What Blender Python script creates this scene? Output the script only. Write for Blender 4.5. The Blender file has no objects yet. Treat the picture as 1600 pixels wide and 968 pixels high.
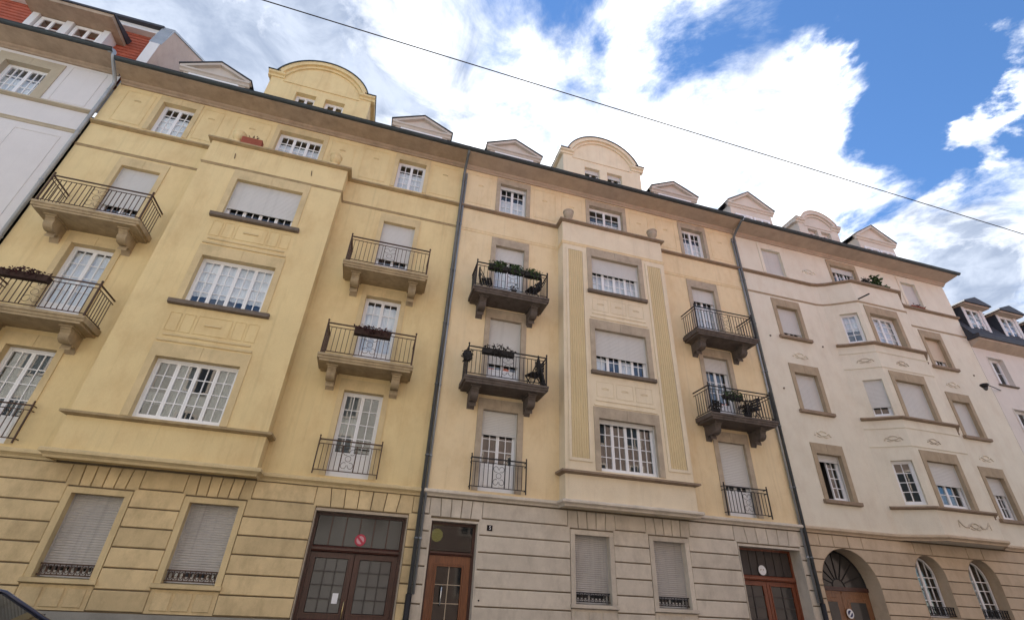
import bpy, math, random
from mathutils import Vector, Matrix
random.seed(7)
R = math.radians
sc = bpy.context.scene
col = sc.collection

# ------------------------------------------------------------------ camera
F_PX, YAW, PIT, ROL = 751.668, R(14.4786), R(30.594), R(2.979)
CAM = Vector((0.0, -13.5, 1.7))
fw = Vector((math.sin(YAW)*math.cos(PIT), math.cos(YAW)*math.cos(PIT), math.sin(PIT)))
r0 = Vector((math.cos(YAW), -math.sin(YAW), 0)); u0 = r0.cross(fw)
rt = r0*math.cos(ROL) + u0*math.sin(ROL); up = u0*math.cos(ROL) - r0*math.sin(ROL)
cd = bpy.data.cameras.new('camera'); cam = bpy.data.objects.new('camera', cd); col.objects.link(cam)
m = Matrix((rt, up, -fw)).transposed().to_4x4(); m.translation = CAM
cam.matrix_world = m
cd.sensor_width = 36; cd.lens = 36*F_PX/1600; cd.clip_end = 2000; cd.clip_start = .05
sc.camera = cam
def pdir(px, py):
    return (rt*((px-800)/F_PX) + up*((484-py)/F_PX) + fw).normalized()

# ------------------------------------------------------------------ light
SUN_DIR = Vector((-math.sin(R(5))*math.cos(R(53)), math.cos(R(5))*math.cos(R(53)), math.sin(R(53))))  # veiled by the bright cloud behind the houses
SUN_EL = math.asin(SUN_DIR.z); SUN_AZ = math.atan2(SUN_DIR.x, SUN_DIR.y)
EXPOSURE = 2.3
w = bpy.data.worlds.new('World'); sc.world = w; w.use_nodes = True
nt = w.node_tree; nt.nodes.clear()
def N(t, **k):
    n = nt.nodes.new(t)
    for a, b in k.items():
        if a.startswith('i_'): n.inputs[int(a[2:])].default_value = b
        else: setattr(n, a, b)
    return n
def L(a, ao, b, bi): nt.links.new(a.outputs[ao], b.inputs[bi])
sky = N('ShaderNodeTexSky'); sky.sky_type = 'NISHITA'; sky.sun_disc = False
sky.sun_elevation = SUN_EL; sky.sun_rotation = SUN_AZ; sky.altitude = 600; sky.air_density = 1.0; sky.dust_density = 0.0; sky.ozone_density = 5.0
SKY_K = 0.042
tc = N('ShaderNodeTexCoord')
sep = N('ShaderNodeSeparateXYZ'); L(tc, 'Generated', sep, 0)
zc = N('ShaderNodeMath', operation='MAXIMUM', i_1=0.02); L(sep, 2, zc, 0)
za = N('ShaderNodeMath', operation='ADD', i_1=0.16); L(zc, 0, za, 0)
px_ = N('ShaderNodeMath', operation='DIVIDE'); L(sep, 0, px_, 0); L(za, 0, px_, 1)
py_ = N('ShaderNodeMath', operation='DIVIDE'); L(sep, 1, py_, 0); L(za, 0, py_, 1)
pc = N('ShaderNodeCombineXYZ'); L(px_, 0, pc, 0); L(py_, 0, pc, 1)
def noise(vec, scale, detail, rough, dist=0., off=(0, 0, 0)):
    mp = N('ShaderNodeMapping'); mp.inputs['Location'].default_value = off; L(vec, 0, mp, 0)
    n = N('ShaderNodeTexNoise'); n.inputs['Scale'].default_value = scale; n.inputs['Detail'].default_value = detail
    n.inputs['Roughness'].default_value = rough; n.inputs['Distortion'].default_value = dist
    L(mp, 0, n, 'Vector'); return n
n0 = noise(pc, 3.4, 13, .63, .5, (3.1, 1.7, 0))
n1 = N('ShaderNodeMapRange'); n1.clamp = False; L(n0, 0, n1, 0)
n1.inputs[1].default_value = .3; n1.inputs[2].default_value = .7; n1.inputs[3].default_value = 0; n1.inputs[4].default_value = 1
n2 = noise(pc, 4.6, 12, .62, .7, (9.3, 4.4, 0))
# big cloud banks and clear gaps, as directions on the sky
wn = noise(pc, 2.6, 9, .6, .3, (1.3, 7.7, 0))
wv = N('ShaderNodeVectorMath', operation='MULTIPLY_ADD'); L(wn, 1, wv, 0)
wv.inputs[1].default_value = (.42, .42, .42); wv.inputs[2].default_value = (-.21, -.21, -.21)
wd = N('ShaderNodeVectorMath', operation='ADD'); L(tc, 'Generated', wd, 0); L(wv, 0, wd, 1)
def blobsum(blobs, base):
    acc = None
    for (bx, by, rad, wt) in blobs:
        c = pdir(bx, by); ang = (pdir(bx+rad, by)-c).length*.5 + (pdir(bx, by+rad)-c).length*.5
        d = N('ShaderNodeVectorMath', operation='DISTANCE'); d.inputs[1].default_value = c; L(wd, 0, d, 0)
        mr = N('ShaderNodeMapRange', interpolation_type='SMOOTHSTEP'); L(d, 'Value', mr, 0)
        mr.inputs[1].default_value = 0; mr.inputs[2].default_value = ang; mr.inputs[3].default_value = wt; mr.inputs[4].default_value = 0
        if acc is None:
            a = N('ShaderNodeMath', operation='ADD', i_1=base); L(mr, 0, a, 0)
        else:
            a = N('ShaderNodeMath', operation='ADD'); L(acc, 0, a, 0); L(mr, 0, a, 1)
        acc = a
    return acc
mask = blobsum([(1480, 130, 300, -.80), (1390, 20, 220, -.45), (1130, -20, 190, -.45), (920, 10, 110, -.45), (1420, 240, 120, -.35),
                (300, 60, 560, .62), (690, 170, 330, .30), (1010, 260, 330, .55), (1220, 170, 150, .45), (1280, 80, 80, .62), (1260, 220, 100, .35),
                (1600, 110, 115, 1.3), (1550, 185, 95, 1.2), (1510, 245, 70, 1.0), (1560, 420, 270, .85), (1300, 350, 190, .5), (1450, 340, 90, .35)], 0.20)
den = N('ShaderNodeMath', operation='ADD'); L(n1, 0, den, 0); L(mask, 0, den, 1)
alpha = N('ShaderNodeMapRange', interpolation_type='SMOOTHSTEP'); L(den, 0, alpha, 0)
alpha.inputs[1].default_value = .42; alpha.inputs[2].default_value = 1.22; alpha.inputs[3].default_value = 0; alpha.inputs[4].default_value = 1
# cloud brightness: thin and sun-side cloud is white, thick cloud away from the sun is grey
thick = blobsum([(1010, 230, 430, .20), (720, 120, 220, .12), (330, 40, 500, -.85), (1590, 450, 330, -.75), (590, 60, 230, -.22)], .58)
tn = N('ShaderNodeMapRange'); L(n2, 0, tn, 0)
tn.inputs[1].default_value = .32; tn.inputs[2].default_value = .68; tn.inputs[3].default_value = -.62; tn.inputs[4].default_value = .62
tt = N('ShaderNodeMath', operation='ADD', use_clamp=True); L(thick, 0, tt, 0); L(tn, 0, tt, 1)
n3 = noise(pc, 7.5, 12, .6, .5, (2.2, 8.1, 0))
n3r = N('ShaderNodeMapRange', interpolation_type='SMOOTHSTEP'); L(n3, 0, n3r, 0); n3r.inputs[1].default_value = .32; n3r.inputs[2].default_value = .68
grey = N('ShaderNodeMix', data_type='RGBA'); L(n3r, 0, grey, 0)
grey.inputs[6].default_value = (.088, .106, .142, 1); grey.inputs[7].default_value = (.165, .184, .22, 1)
ccol = N('ShaderNodeMix', data_type='RGBA'); L(tt, 0, ccol, 0); L(grey, 2, ccol, 6)
ccol.inputs[7].default_value = (.42, .425, .435, 1)
skm = N('ShaderNodeVectorMath', operation='SCALE'); skm.inputs[3].default_value = SKY_K; hsv = N('ShaderNodeHueSaturation'); hsv.inputs['Saturation'].default_value = 1.1; L(sky, 0, hsv, 'Color'); L(hsv, 0, skm, 0)
mixc = N('ShaderNodeMix', data_type='RGBA'); L(alpha, 0, mixc, 0); L(skm, 0, mixc, 6); L(ccol, 2, mixc, 7)
bg = N('ShaderNodeBackground'); bg.inputs[1].default_value = 1.0; L(mixc, 2, bg, 0)
wo = N('ShaderNodeOutputWorld'); L(bg, 0, wo, 0)
sl = bpy.data.lights.new('sun', 'SUN'); sl.energy = 4.4; sl.angle = R(6); sl.color = (1, .975, .94)
so = bpy.data.objects.new('sun', sl); col.objects.link(so)
so.rotation_euler = SUN_DIR.to_track_quat('Z', 'Y').to_euler(); so.location = (0, 10, 40)
vs = sc.view_settings; vs.view_transform = 'Standard'; vs.look = 'None'; vs.exposure = EXPOSURE; vs.gamma = 1

# ------------------------------------------------------------------ materials
M = {}
def newmat(name):
    mt = bpy.data.materials.new(name); mt.use_nodes = True; M[name] = mt
    return mt, mt.node_tree, mt.node_tree.nodes['Principled BSDF']
def surf(name, c, rough=.85, var=.12, scale=1.2, streak=0., bump=.15, bscale=60, fine=.05, spec=.3, metal=0., rand=0., dirt=None, dirtamt=0.):
    """plaster / stone / paint: mottling, rain streaks, grain and fine relief"""
    mt, t, b = newmat(name)
    n = lambda ty: t.nodes.new(ty)
    geo = n('ShaderNodeNewGeometry')
    a = n('ShaderNodeTexNoise'); a.inputs['Scale'].default_value = scale; a.inputs['Detail'].default_value = 11; a.inputs['Roughness'].default_value = .68
    t.links.new(geo.outputs['Position'], a.inputs['Vector'])
    g = n('ShaderNodeTexNoise'); g.inputs['Scale'].default_value = bscale; g.inputs['Detail'].default_value = 4
    t.links.new(geo.outputs['Position'], g.inputs['Vector'])
    mr = n('ShaderNodeMapRange'); mr.inputs[1].default_value = .3; mr.inputs[2].default_value = .7
    mr.inputs[3].default_value = 1-var; mr.inputs[4].default_value = 1+var*.6
    t.links.new(a.outputs[0], mr.inputs[0])
    mr2 = n('ShaderNodeMapRange'); mr2.inputs[1].default_value = .3; mr2.inputs[2].default_value = .7
    mr2.inputs[3].default_value = 1-fine; mr2.inputs[4].default_value = 1+fine
    t.links.new(g.outputs[0], mr2.inputs[0])
    mu = n('ShaderNodeMath'); mu.operation = 'MULTIPLY'; t.links.new(mr.outputs[0], mu.inputs[0]); t.links.new(mr2.outputs[0], mu.inputs[1])
    last = mu
    if streak:
        mp = n('ShaderNodeMapping'); mp.inputs['Scale'].default_value = (4.5, 4.5, .17)
        t.links.new(geo.outputs['Position'], mp.inputs[0])
        s = n('ShaderNodeTexNoise'); s.inputs['Scale'].default_value = 1.6; s.inputs['Detail'].default_value = 7; s.inputs['Roughness'].default_value = .65
        t.links.new(mp.outputs[0], s.inputs['Vector'])
        ms = n('ShaderNodeMapRange'); ms.inputs[1].default_value = .54; ms.inputs[2].default_value = .74
        ms.inputs[3].default_value = 1; ms.inputs[4].default_value = 1-streak
        t.links.new(s.outputs[0], ms.inputs[0])
        m2 = n('ShaderNodeMath'); m2.operation = 'MULTIPLY'; t.links.new(last.outputs[0], m2.inputs[0]); t.links.new(ms.outputs[0], m2.inputs[1]); last = m2
    if rand:
        oi = n('ShaderNodeObjectInfo'); mo = n('ShaderNodeMapRange'); mo.inputs[3].default_value = 1-rand; mo.inputs[4].default_value = 1+rand*.7
        t.links.new(oi.outputs['Random'], mo.inputs[0])
        m3 = n('ShaderNodeMath'); m3.operation = 'MULTIPLY'; t.links.new(last.outputs[0], m3.inputs[0]); t.links.new(mo.outputs[0], m3.inputs[1]); last = m3
    base = n('ShaderNodeRGB'); base.outputs[0].default_value = (*c, 1)
    src = base
    if dirt:
        d = n('ShaderNodeTexNoise'); d.inputs['Scale'].default_value = scale*1.7; d.inputs['Detail'].default_value = 9; d.inputs['Roughness'].default_value = .7
        mp2 = n('ShaderNodeMapping'); mp2.inputs['Location'].default_value = (13, 5, 2); mp2.inputs['Scale'].default_value = (1, 1, .55)
        t.links.new(geo.outputs['Position'], mp2.inputs[0]); t.links.new(mp2.outputs[0], d.inputs['Vector'])
        dr = n('ShaderNodeMapRange'); dr.inputs[1].default_value = .46; dr.inputs[2].default_value = .75; dr.inputs[3].default_value = 0; dr.inputs[4].default_value = dirtamt
        t.links.new(d.outputs[0], dr.inputs[0])
        mx = n('ShaderNodeMix'); mx.data_type = 'RGBA'; t.links.new(dr.outputs[0], mx.inputs[0]); t.links.new(base.outputs[0], mx.inputs[6]); mx.inputs[7].default_value = (*dirt, 1)
        v = n('ShaderNodeVectorMath'); v.operation = 'SCALE'; t.links.new(mx.outputs[2], v.inputs[0]); t.links.new(last.outputs[0], v.inputs[3])
    else:
        v = n('ShaderNodeVectorMath'); v.operation = 'SCALE'; t.links.new(base.outputs[0], v.inputs[0]); t.links.new(last.outputs[0], v.inputs[3])
    t.links.new(v.outputs[0], b.inputs['Base Color'])
    b.inputs['Roughness'].default_value = rough; b.inputs['Specular IOR Level'].default_value = spec; b.inputs['Metallic'].default_value = metal
    if bump:
        bp = n('ShaderNodeBump'); bp.inputs['Strength'].default_value = bump; bp.inputs['Distance'].default_value = .01
        t.links.new(g.outputs[0], bp.inputs['Height']); t.links.new(bp.outputs[0], b.inputs['Normal'])
    return mt
BR = (.16, .12, .07)
surf('yellow_wall', (.73, .575, .305), var=.08, scale=.8, streak=.13, dirt=(.56, .38, .18), dirtamt=.6)
surf('yellow_trim', (.64, .50, .28), var=.12, streak=.1, dirt=(.36, .28, .15), dirtamt=.5)
surf('yellow_block', (.65, .50, .28), var=.16, scale=1.6, rand=.13, dirt=(.30, .22, .12), dirtamt=.6)
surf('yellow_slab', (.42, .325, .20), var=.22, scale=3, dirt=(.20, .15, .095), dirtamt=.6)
surf('cream_wall', (.77, .615, .385), var=.07, streak=.12, dirt=(.60, .42, .21), dirtamt=.5)
surf('cream_light', (.76, .65, .475), var=.07, streak=.12, dirt=(.56, .43, .27), dirtamt=.35)
surf('cream_flute', (.63, .50, .29), var=.08, streak=.1)
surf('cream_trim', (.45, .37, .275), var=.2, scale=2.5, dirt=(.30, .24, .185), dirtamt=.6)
surf('cream_block', (.60, .53, .435), var=.14, scale=1.8, rand=.10, dirt=(.31, .265, .21), dirtamt=.5)
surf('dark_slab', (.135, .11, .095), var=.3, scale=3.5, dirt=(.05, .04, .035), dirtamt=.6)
surf('pale_wall', (.72, .665, .545), var=.06, streak=.05, dirt=(.56, .45, .33), dirtamt=.4)
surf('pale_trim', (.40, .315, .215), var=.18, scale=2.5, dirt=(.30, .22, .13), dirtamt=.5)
surf('pale_relief', (.55, .48, .38), var=.15, scale=6)
surf('pale_block', (.56, .44, .31), var=.12, scale=1.6, rand=.09, dirt=(.35, .25, .16), dirtamt=.5)
surf('grey_wall', (.66, .63, .61), var=.05, streak=.04)
surf('dormer_backlit', (.54, .48, .42), var=.12)  # darkened and greyed: the backlit look of the dormers put into the colour
surf('dormer_shaded', (.60, .535, .46), var=.1)  # pale wall tone made greyer, shade on the dormers painted in
surf('grey_trim', (.45, .385, .28), var=.15)
surf('pink_wall', (.52, .39, .31), var=.12, dirt=(.4, .28, .22), dirtamt=.5)
surf('white_wall', (.68, .62, .56), var=.06, streak=.1)
surf('yellow_ledge_shaded', (.40, .30, .165), var=.2, scale=3, dirt=(.22, .16, .09), dirtamt=.5)  # darker than the trim: underside shading put into the ledge colour
surf('brown_ledge', (.29, .215, .15), var=.2, scale=3, dirt=(.17, .125, .09), dirtamt=.5)
surf('soffit_brown', (.40, .305, .22), var=.2, scale=2, dirt=(.25, .18, .125), dirtamt=.6)
surf('soffit_tan', (.47, .37, .29), var=.15, scale=2, dirt=(.33, .25, .19), dirtamt=.4)
surf('joint', (.20, .155, .10), var=.3)
surf('sill_dark', (.17, .135, .105), var=.25, scale=4)
surf('white_paint', (.80, .80, .81), rough=.45, var=.03, bump=.03, fine=.02)
surf('shutter', (.57, .56, .535), rough=.6, var=.05, bump=.03, fine=.02, streak=.1)
surf('shutter_low', (.46, .435, .41), rough=.6, var=.08, bump=.03, fine=.03, streak=.25, dirt=(.3, .28, .27), dirtamt=.4)
surf('shutter_beige', (.60, .50, .38), rough=.6, var=.05, bump=.03, fine=.02)
surf('iron_rust', (.085, .05, .035), rough=.7, var=.35, scale=9, bump=.1)
surf('iron_dark', (.022, .02, .021), rough=.6, var=.3, scale=9, bump=.1)
surf('pipe', (.15, .16, .165), rough=.4, var=.2, scale=3, metal=.5, bump=.05)
surf('zinc', (.34, .36, .38), rough=.45, var=.18, scale=3, metal=.5, bump=.05)
surf('gutter', (.045, .055, .058), rough=.5, var=.3, scale=3, bump=.05)
surf('slate', (.05, .052, .062), rough=.55, var=.25, scale=4)
surf('roof_tile', (.40, .10, .055), rough=.8, var=.25, scale=3, dirt=(.2, .07, .05), dirtamt=.4)
surf('fascia_white', (.66, .65, .65), var=.06)
surf('concrete_plinth', (.30, .285, .25), var=.2, scale=2)
surf('asphalt', (.05, .05, .052), var=.25, scale=2, bump=.5, bscale=140)
surf('paving', (.22, .21, .20), var=.18, scale=2)
surf('kerb_stone', (.28, .27, .26), var=.18, scale=3)
surf('interior', (.10, .09, .085), var=.2, bump=0)
surf('opp_plaster', (.34, .315, .275), var=.1)
surf('brick_red', (.19, .14, .115), var=.25, scale=3, dirt=(.16, .08, .06), dirtamt=.5)
surf('opp_trim', (.40, .33, .27), var=.15)
surf('opp_glass', (.03, .035, .04), rough=.1, var=.1, bump=0, spec=.6)
surf('terracotta', (.30, .085, .05), var=.2, scale=6)
surf('soil_plant', (.05, .028, .022), var=.4, scale=20)
surf('leaf_green', (.055, .095, .03), rough=.6, var=.5, scale=18, bump=0)
surf('leaf_dark', (.035, .03, .025), rough=.7, var=.5, scale=18, bump=0)
surf('leaf_dry', (.06, .022, .022), rough=.8, var=.5, scale=18, bump=0)
surf('planter_black', (.03, .028, .028), var=.3, scale=8)
surf('sign_white', (.75, .75, .75), rough=.4, var=.04, bump=0)
surf('sign_red', (.45, .035, .07), rough=.4, var=.1, bump=0)
surf('sign_pink', (.62, .33, .37), rough=.4, var=.1, bump=0)
surf('sign_blue', (.02, .025, .10), rough=.4, var=.1, bump=0)
surf('enamel_dark', (.012, .012, .016), rough=.25, var=.1, bump=0)
surf('brass', (.55, .42, .2), rough=.3, var=.1, metal=.9, bump=0)
surf('steel', (.6, .6, .6), rough=.25, var=.1, metal=.9, bump=0)
surf('paper', (.78, .78, .80), var=.03, bump=0)
surf('rubber', (.02, .02, .02), rough=.7, var=.2)
surf('cable', (.03, .03, .035), rough=.6, var=.1, bump=0)
surf('car_paint', (.035, .04, .075), rough=.22, var=.03, bump=0, fine=.01, spec=.6)
surf('cloth_grey', (.30, .30, .30), var=.1)
def wood(name, c1, c2, rough=.42):
    mt, t, b = newmat(name); n = t.nodes.new
    geo = n('ShaderNodeNewGeometry'); mp = n('ShaderNodeMapping'); mp.inputs['Scale'].default_value = (22, 22, 1.6)
    t.links.new(geo.outputs['Position'], mp.inputs[0])
    a = n('ShaderNodeTexNoise'); a.inputs['Scale'].default_value = 2; a.inputs['Detail'].default_value = 8; a.inputs['Distortion'].default_value = .6
    t.links.new(mp.outputs[0], a.inputs['Vector'])
    r = n('ShaderNodeValToRGB'); r.color_ramp.elements[0].position = .32; r.color_ramp.elements[1].position = .68
    r.color_ramp.elements[0].color = (*c1, 1); r.color_ramp.elements[1].color = (*c2, 1)
    t.links.new(a.outputs[0], r.inputs[0]); t.links.new(r.outputs[0], b.inputs['Base Color']); b.inputs['Roughness'].default_value = rough
    bp = n('ShaderNodeBump'); bp.inputs['Strength'].default_value = .12; bp.inputs['Distance'].default_value = .005
    t.links.new(a.outputs[0], bp.inputs['Height']); t.links.new(bp.outputs[0], b.inputs['Normal'])
wood('wood_dark', (.040, .014, .009), (.085, .030, .019))
wood('wood_orange', (.125, .043, .016), (.245, .09, .033))
wood('wood_red', (.13, .036, .016), (.23, .065, .027))
wood('wood_old', (.15, .065, .028), (.27, .13, .06))
wood('wood_grey', (.030, .024, .022), (.055, .044, .04), .6)
def glassmat(name, tint, ior=1.9, rough=.0, body=None):
    mt, t, b = newmat(name); t.nodes.remove(b); n = t.nodes.new
    r0_ = ((ior-1)/(ior+1))**2
    lw = n('ShaderNodeLayerWeight'); lw.inputs[0].default_value = .5
    pw = n('ShaderNodeMath'); pw.operation = 'POWER'; pw.inputs[1].default_value = 5; t.links.new(lw.outputs['Facing'], pw.inputs[0])
    fr = n('ShaderNodeMath'); fr.operation = 'MULTIPLY_ADD'; fr.inputs[1].default_value = 1-r0_; fr.inputs[2].default_value = r0_; t.links.new(pw.outputs[0], fr.inputs[0])
    tr = n('ShaderNodeBsdfTransparent'); tr.inputs[0].default_value = (*tint, 1)
    if body:
        tr = n('ShaderNodeBsdfDiffuse'); tr.inputs[0].default_value = (*body, 1)
    gl = n('ShaderNodeBsdfGlossy'); gl.inputs['Roughness'].default_value = rough; gl.inputs[0].default_value = (.95, .97, 1, 1)
    mx = n('ShaderNodeMixShader'); o = t.nodes['Material Output']
    t.links.new(fr.outputs[0], mx.inputs[0]); t.links.new(tr.outputs[0], mx.inputs[1]); t.links.new(gl.outputs[0], mx.inputs[2]); t.links.new(mx.outputs[0], o.inputs[0])
glassmat('glass', (.95, .965, .965), 1.72)
glassmat('glass_door', (.42, .42, .40), 1.5, .05)
glassmat('glass_frosted', (.5, .5, .48), 1.5, .18, body=(.075, .07, .066))
glassmat('glass_pattern', (.5, .5, .48), 1.5, .12, body=(.05, .047, .044))
glassmat('car_glass', (.25, .28, .27), 1.6)
mt, t, b = newmat('curtain'); b.inputs['Base Color'].default_value = (.85, .86, .88, 1); b.inputs['Roughness'].default_value = .9
mt, t, b = newmat('curtain_grey'); b.inputs['Base Color'].default_value = (.17, .18, .175, 1); b.inputs['Roughness'].default_value = .9
mt, t, b = newmat('lamp_glow'); b.inputs['Base Color'].default_value = (.7, .7, .3, 1)
b.inputs['Emission Color'].default_value = (.75, .70, .16, 1); b.inputs['Emission Strength'].default_value = .11

# ------------------------------------------------------------------ mesh builder
class MB:
    def __init__(s): s.v = []; s.f = []; s.sm = []
    def add(s, vs_, fs, smooth=False):
        o = len(s.v); s.v += [tuple(p) for p in vs_]
        s.f += [tuple(i+o for i in f) for f in fs]; s.sm += [smooth]*len(fs); return s
    def box(s, x0, x1, y0, y1, z0, z1):
        return s.add([(x0,y0,z0),(x1,y0,z0),(x1,y1,z0),(x0,y1,z0),(x0,y0,z1),(x1,y0,z1),(x1,y1,z1),(x0,y1,z1)],
                     [(3,2,1,0),(4,5,6,7),(0,1,5,4),(1,2,6,5),(2,3,7,6),(3,0,4,7)])
    def cbox(s, x0, x1, y0, y1, z0, z1, c=.012):
        """box whose front (-y) edges are chamfered"""
        a = [(x0,y1,z0),(x1,y1,z0),(x1,y1,z1),(x0,y1,z1),(x0,y0+c,z0),(x1,y0+c,z0),(x1,y0+c,z1),(x0,y0+c,z1),
             (x0+c,y0,z0+c),(x1-c,y0,z0+c),(x1-c,y0,z1-c),(x0+c,y0,z1-c)]
        return s.add(a, [(3,2,1,0),(0,1,5,4),(1,2,6,5),(2,3,7,6),(3,0,4,7),(4,5,9,8),(5,6,10,9),(6,7,11,10),(7,4,8,11),(8,9,10,11)])
    def prism(s, poly, y0, y1, c=0.):
        """polygon in x,z (counter-clockwise seen from -y) pushed from y0 (front) to y1"""
        n = len(poly); q = list(poly)
        if c:
            q = []
            for i in range(n):
                a = Vector(poly[i-1]); b_ = Vector(poly[i]); d = Vector(poly[(i+1) % n])
                e1 = (b_-a).normalized(); e2 = (d-b_).normalized()
                n1_ = Vector((-e1.y, e1.x)); n2_ = Vector((-e2.y, e2.x)); mm = (n1_+n2_)
                mm = mm/max(.35, mm.dot(n1_)) if mm.length > 1e-6 else n1_
                q.append(tuple(b_+mm*c))
        vs_ = [(x, y1, z) for x, z in poly]+[(x, y0+c, z) for x, z in poly]
        fs = [tuple(range(n-1, -1, -1))]+[(i, (i+1) % n, n+(i+1) % n, n+i) for i in range(n)]
        if c:
            vs_ += [(x, y0, z) for x, z in q]
            fs += [(n+i, n+(i+1) % n, 2*n+(i+1) % n, 2*n+i) for i in range(n)]+[tuple(range(2*n, 3*n))]
        else: fs += [tuple(range(n, 2*n))]
        return s.add(vs_, fs)
    def prism_x(s, poly, x0, x1):
        """polygon in y,z pushed along x"""
        n = len(poly)
        return s.add([(x0, y, z) for y, z in poly]+[(x1, y, z) for y, z in poly],
                     [tuple(range(n)), tuple(range(2*n-1, n-1, -1))]+[(i, n+i, n+(i+1) % n, (i+1) % n) for i in range(n)])
    def tube(s, pts, r, n=6, closed=False, flat=None):
        pts = [Vector(p) for p in pts]; m_ = len(pts); rings = []
        for i, p in enumerate(pts):
            a = pts[i-1] if (i > 0 or closed) else p; b_ = pts[(i+1) % m_] if (i < m_-1 or closed) else p
            d = (b_-a); d = d.normalized() if d.length else Vector((0, 0, 1))
            h = Vector((0, 1, 0)) if abs(d.y) < .9 else Vector((1, 0, 0))
            e1 = d.cross(h).normalized(); e2 = d.cross(e1)
            rings.append([p+(e1*math.cos(k*2*math.pi/n)+e2*math.sin(k*2*math.pi/n))*r for k in range(n)])
        vs_ = [q for rg in rings for q in rg]; fs = []
        for i in range(m_ if closed else m_-1):
            j = (i+1) % m_
            fs += [(i*n+k, i*n+(k+1) % n, j*n+(k+1) % n, j*n+k) for k in range(n)]
        if not closed: fs += [tuple(range(n-1, -1, -1)), tuple(range((m_-1)*n, m_*n))]
        return s.add(vs_, fs, n > 5)
    def bar(s, p, q, r=.008):
        p = Vector(p); q = Vector(q); d = (q-p).normalized()
        h = Vector((0, 1, 0)) if abs(d.y) < .9 else Vector((1, 0, 0))
        e1 = d.cross(h).normalized()*r; e2 = d.cross(e1).normalized()*r
        vs_ = [p+e1+e2, p-e1+e2, p-e1-e2, p+e1-e2, q+e1+e2, q-e1+e2, q-e1-e2, q+e1-e2]
        return s.add(vs_, [(0,1,2,3),(7,6,5,4),(0,4,5,1),(1,5,6,2),(2,6,7,3),(3,7,4,0)])
    def lathe(s, prof, cx=0, cy=0, n=14):
        vs_ = []; fs = []
        for r, z in prof:
            vs_ += [(cx+r*math.cos(k*2*math.pi/n), cy+r*math.sin(k*2*math.pi/n), z) for k in range(n)]
        for i in range(len(prof)-1):
            fs += [(i*n+k, i*n+(k+1) % n, (i+1)*n+(k+1) % n, (i+1)*n+k) for k in range(n)]
        fs += [tuple(range(n-1, -1, -1)), tuple(range((len(prof)-1)*n, len(prof)*n))]
        return s.add(vs_, fs, True)
    def disc(s, cx, cz, r, y0, y1, n=24, hole=0.):
        if not hole:
            return s.prism([(cx+r*math.cos(k*2*math.pi/n), cz+r*math.sin(k*2*math.pi/n)) for k in range(n)], y0, y1)
        for k in range(n):
            a = k*2*math.pi/n; b_ = (k+1)*2*math.pi/n
            s.prism([(cx+hole*math.cos(a), cz+hole*math.sin(a)), (cx+r*math.cos(a), cz+r*math.sin(a)), (cx+r*math.cos(b_), cz+r*math.sin(b_)), (cx+hole*math.cos(b_), cz+hole*math.sin(b_))], y0, y1)
        return s
    def sweep(s, plan, prof, caps=True):
        """profile (out, z) run along a plan line with mitred corners; out is towards the street"""
        k = len(plan); P = [Vector(p) for p in plan]; nn = []
        for i in range(k-1):
            d = (P[i+1]-P[i]).normalized(); nn.append(Vector((d.y, -d.x)))
        vs_ = []; n = len(prof)
        for i in range(k):
            if i == 0: mm = nn[0]
            elif i == k-1: mm = nn[-1]
            else:
                q = nn[i-1]+nn[i]; mm = q/max(.2, q.dot(nn[i]))
            vs_ += [(P[i].x+mm.x*o, P[i].y+mm.y*o, z) for o, z in prof]
        fs = []
        for i in range(k-1):
            fs += [(i*n+j, i*n+(j+1) % n, (i+1)*n+(j+1) % n, (i+1)*n+j) for j in range(n)]
        if caps: fs += [tuple(range(n-1, -1, -1)), tuple(range((k-1)*n, k*n))]
        return s.add(vs_, fs)
    def panel(s, p0, p1, z0, z1, holes=(), depth=.3):
        """upright wall sheet from p0 to p1 with rectangular openings (u0,u1,z0,z1) and their reveals"""
        p0 = Vector(p0); p1 = Vector(p1); ln = (p1-p0).length; d = (p1-p0)/ln; inn = Vector((-d.y, d.x))
        us = sorted({0, ln, *[h[0] for h in holes], *[h[1] for h in holes]}); zs = sorted({z0, z1, *[h[2] for h in holes], *[h[3] for h in holes]})
        pt = lambda u, z, q=0.: (p0.x+d.x*u+inn.x*q, p0.y+d.y*u+inn.y*q, z)
        for i in range(len(us)-1):
            for j in range(len(zs)-1):
                uc = (us[i]+us[i+1])/2; zc_ = (zs[j]+zs[j+1])/2
                if any(h[0] < uc < h[1] and h[2] < zc_ < h[3] for h in holes): continue
                s.add([pt(us[i], zs[j]), pt(us[i+1], zs[j]), pt(us[i+1], zs[j+1]), pt(us[i], zs[j+1])], [(0, 1, 2, 3)])
        for (a, b_, c, e) in holes:
            s.add([pt(a, c), pt(b_, c), pt(b_, e), pt(a, e), pt(a, c, depth), pt(b_, c, depth), pt(b_, e, depth), pt(a, e, depth)],
                  [(0, 4, 5, 1), (1, 5, 6, 2), (2, 6, 7, 3), (3, 7, 4, 0)])
        return s
    def leaves(s, n, c, rad, size, rng, droop=0.):
        for _ in range(n):
            while True:
                p = Vector((rng.uniform(-1, 1), rng.uniform(-1, 1), rng.uniform(-1, 1)))
                if p.length < 1: break
            q = Vector(c)+Vector((p.x*rad[0], p.y*rad[1], p.z*rad[2]))
            a = Vector((rng.gauss(0, 1), rng.gauss(0, 1), rng.gauss(0, .7)-droop)).normalized(); b_ = a.orthogonal().normalized()
            b_.rotate(Matrix.Rotation(rng.uniform(0, 6.28), 3, a)); l_ = size*rng.uniform(.6, 1.3)
            s.add([q, q+a*l_*.5+b_*l_*.28, q+a*l_, q+a*l_*.5-b_*l_*.28], [(0, 1, 2, 3)])
        return s
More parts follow.
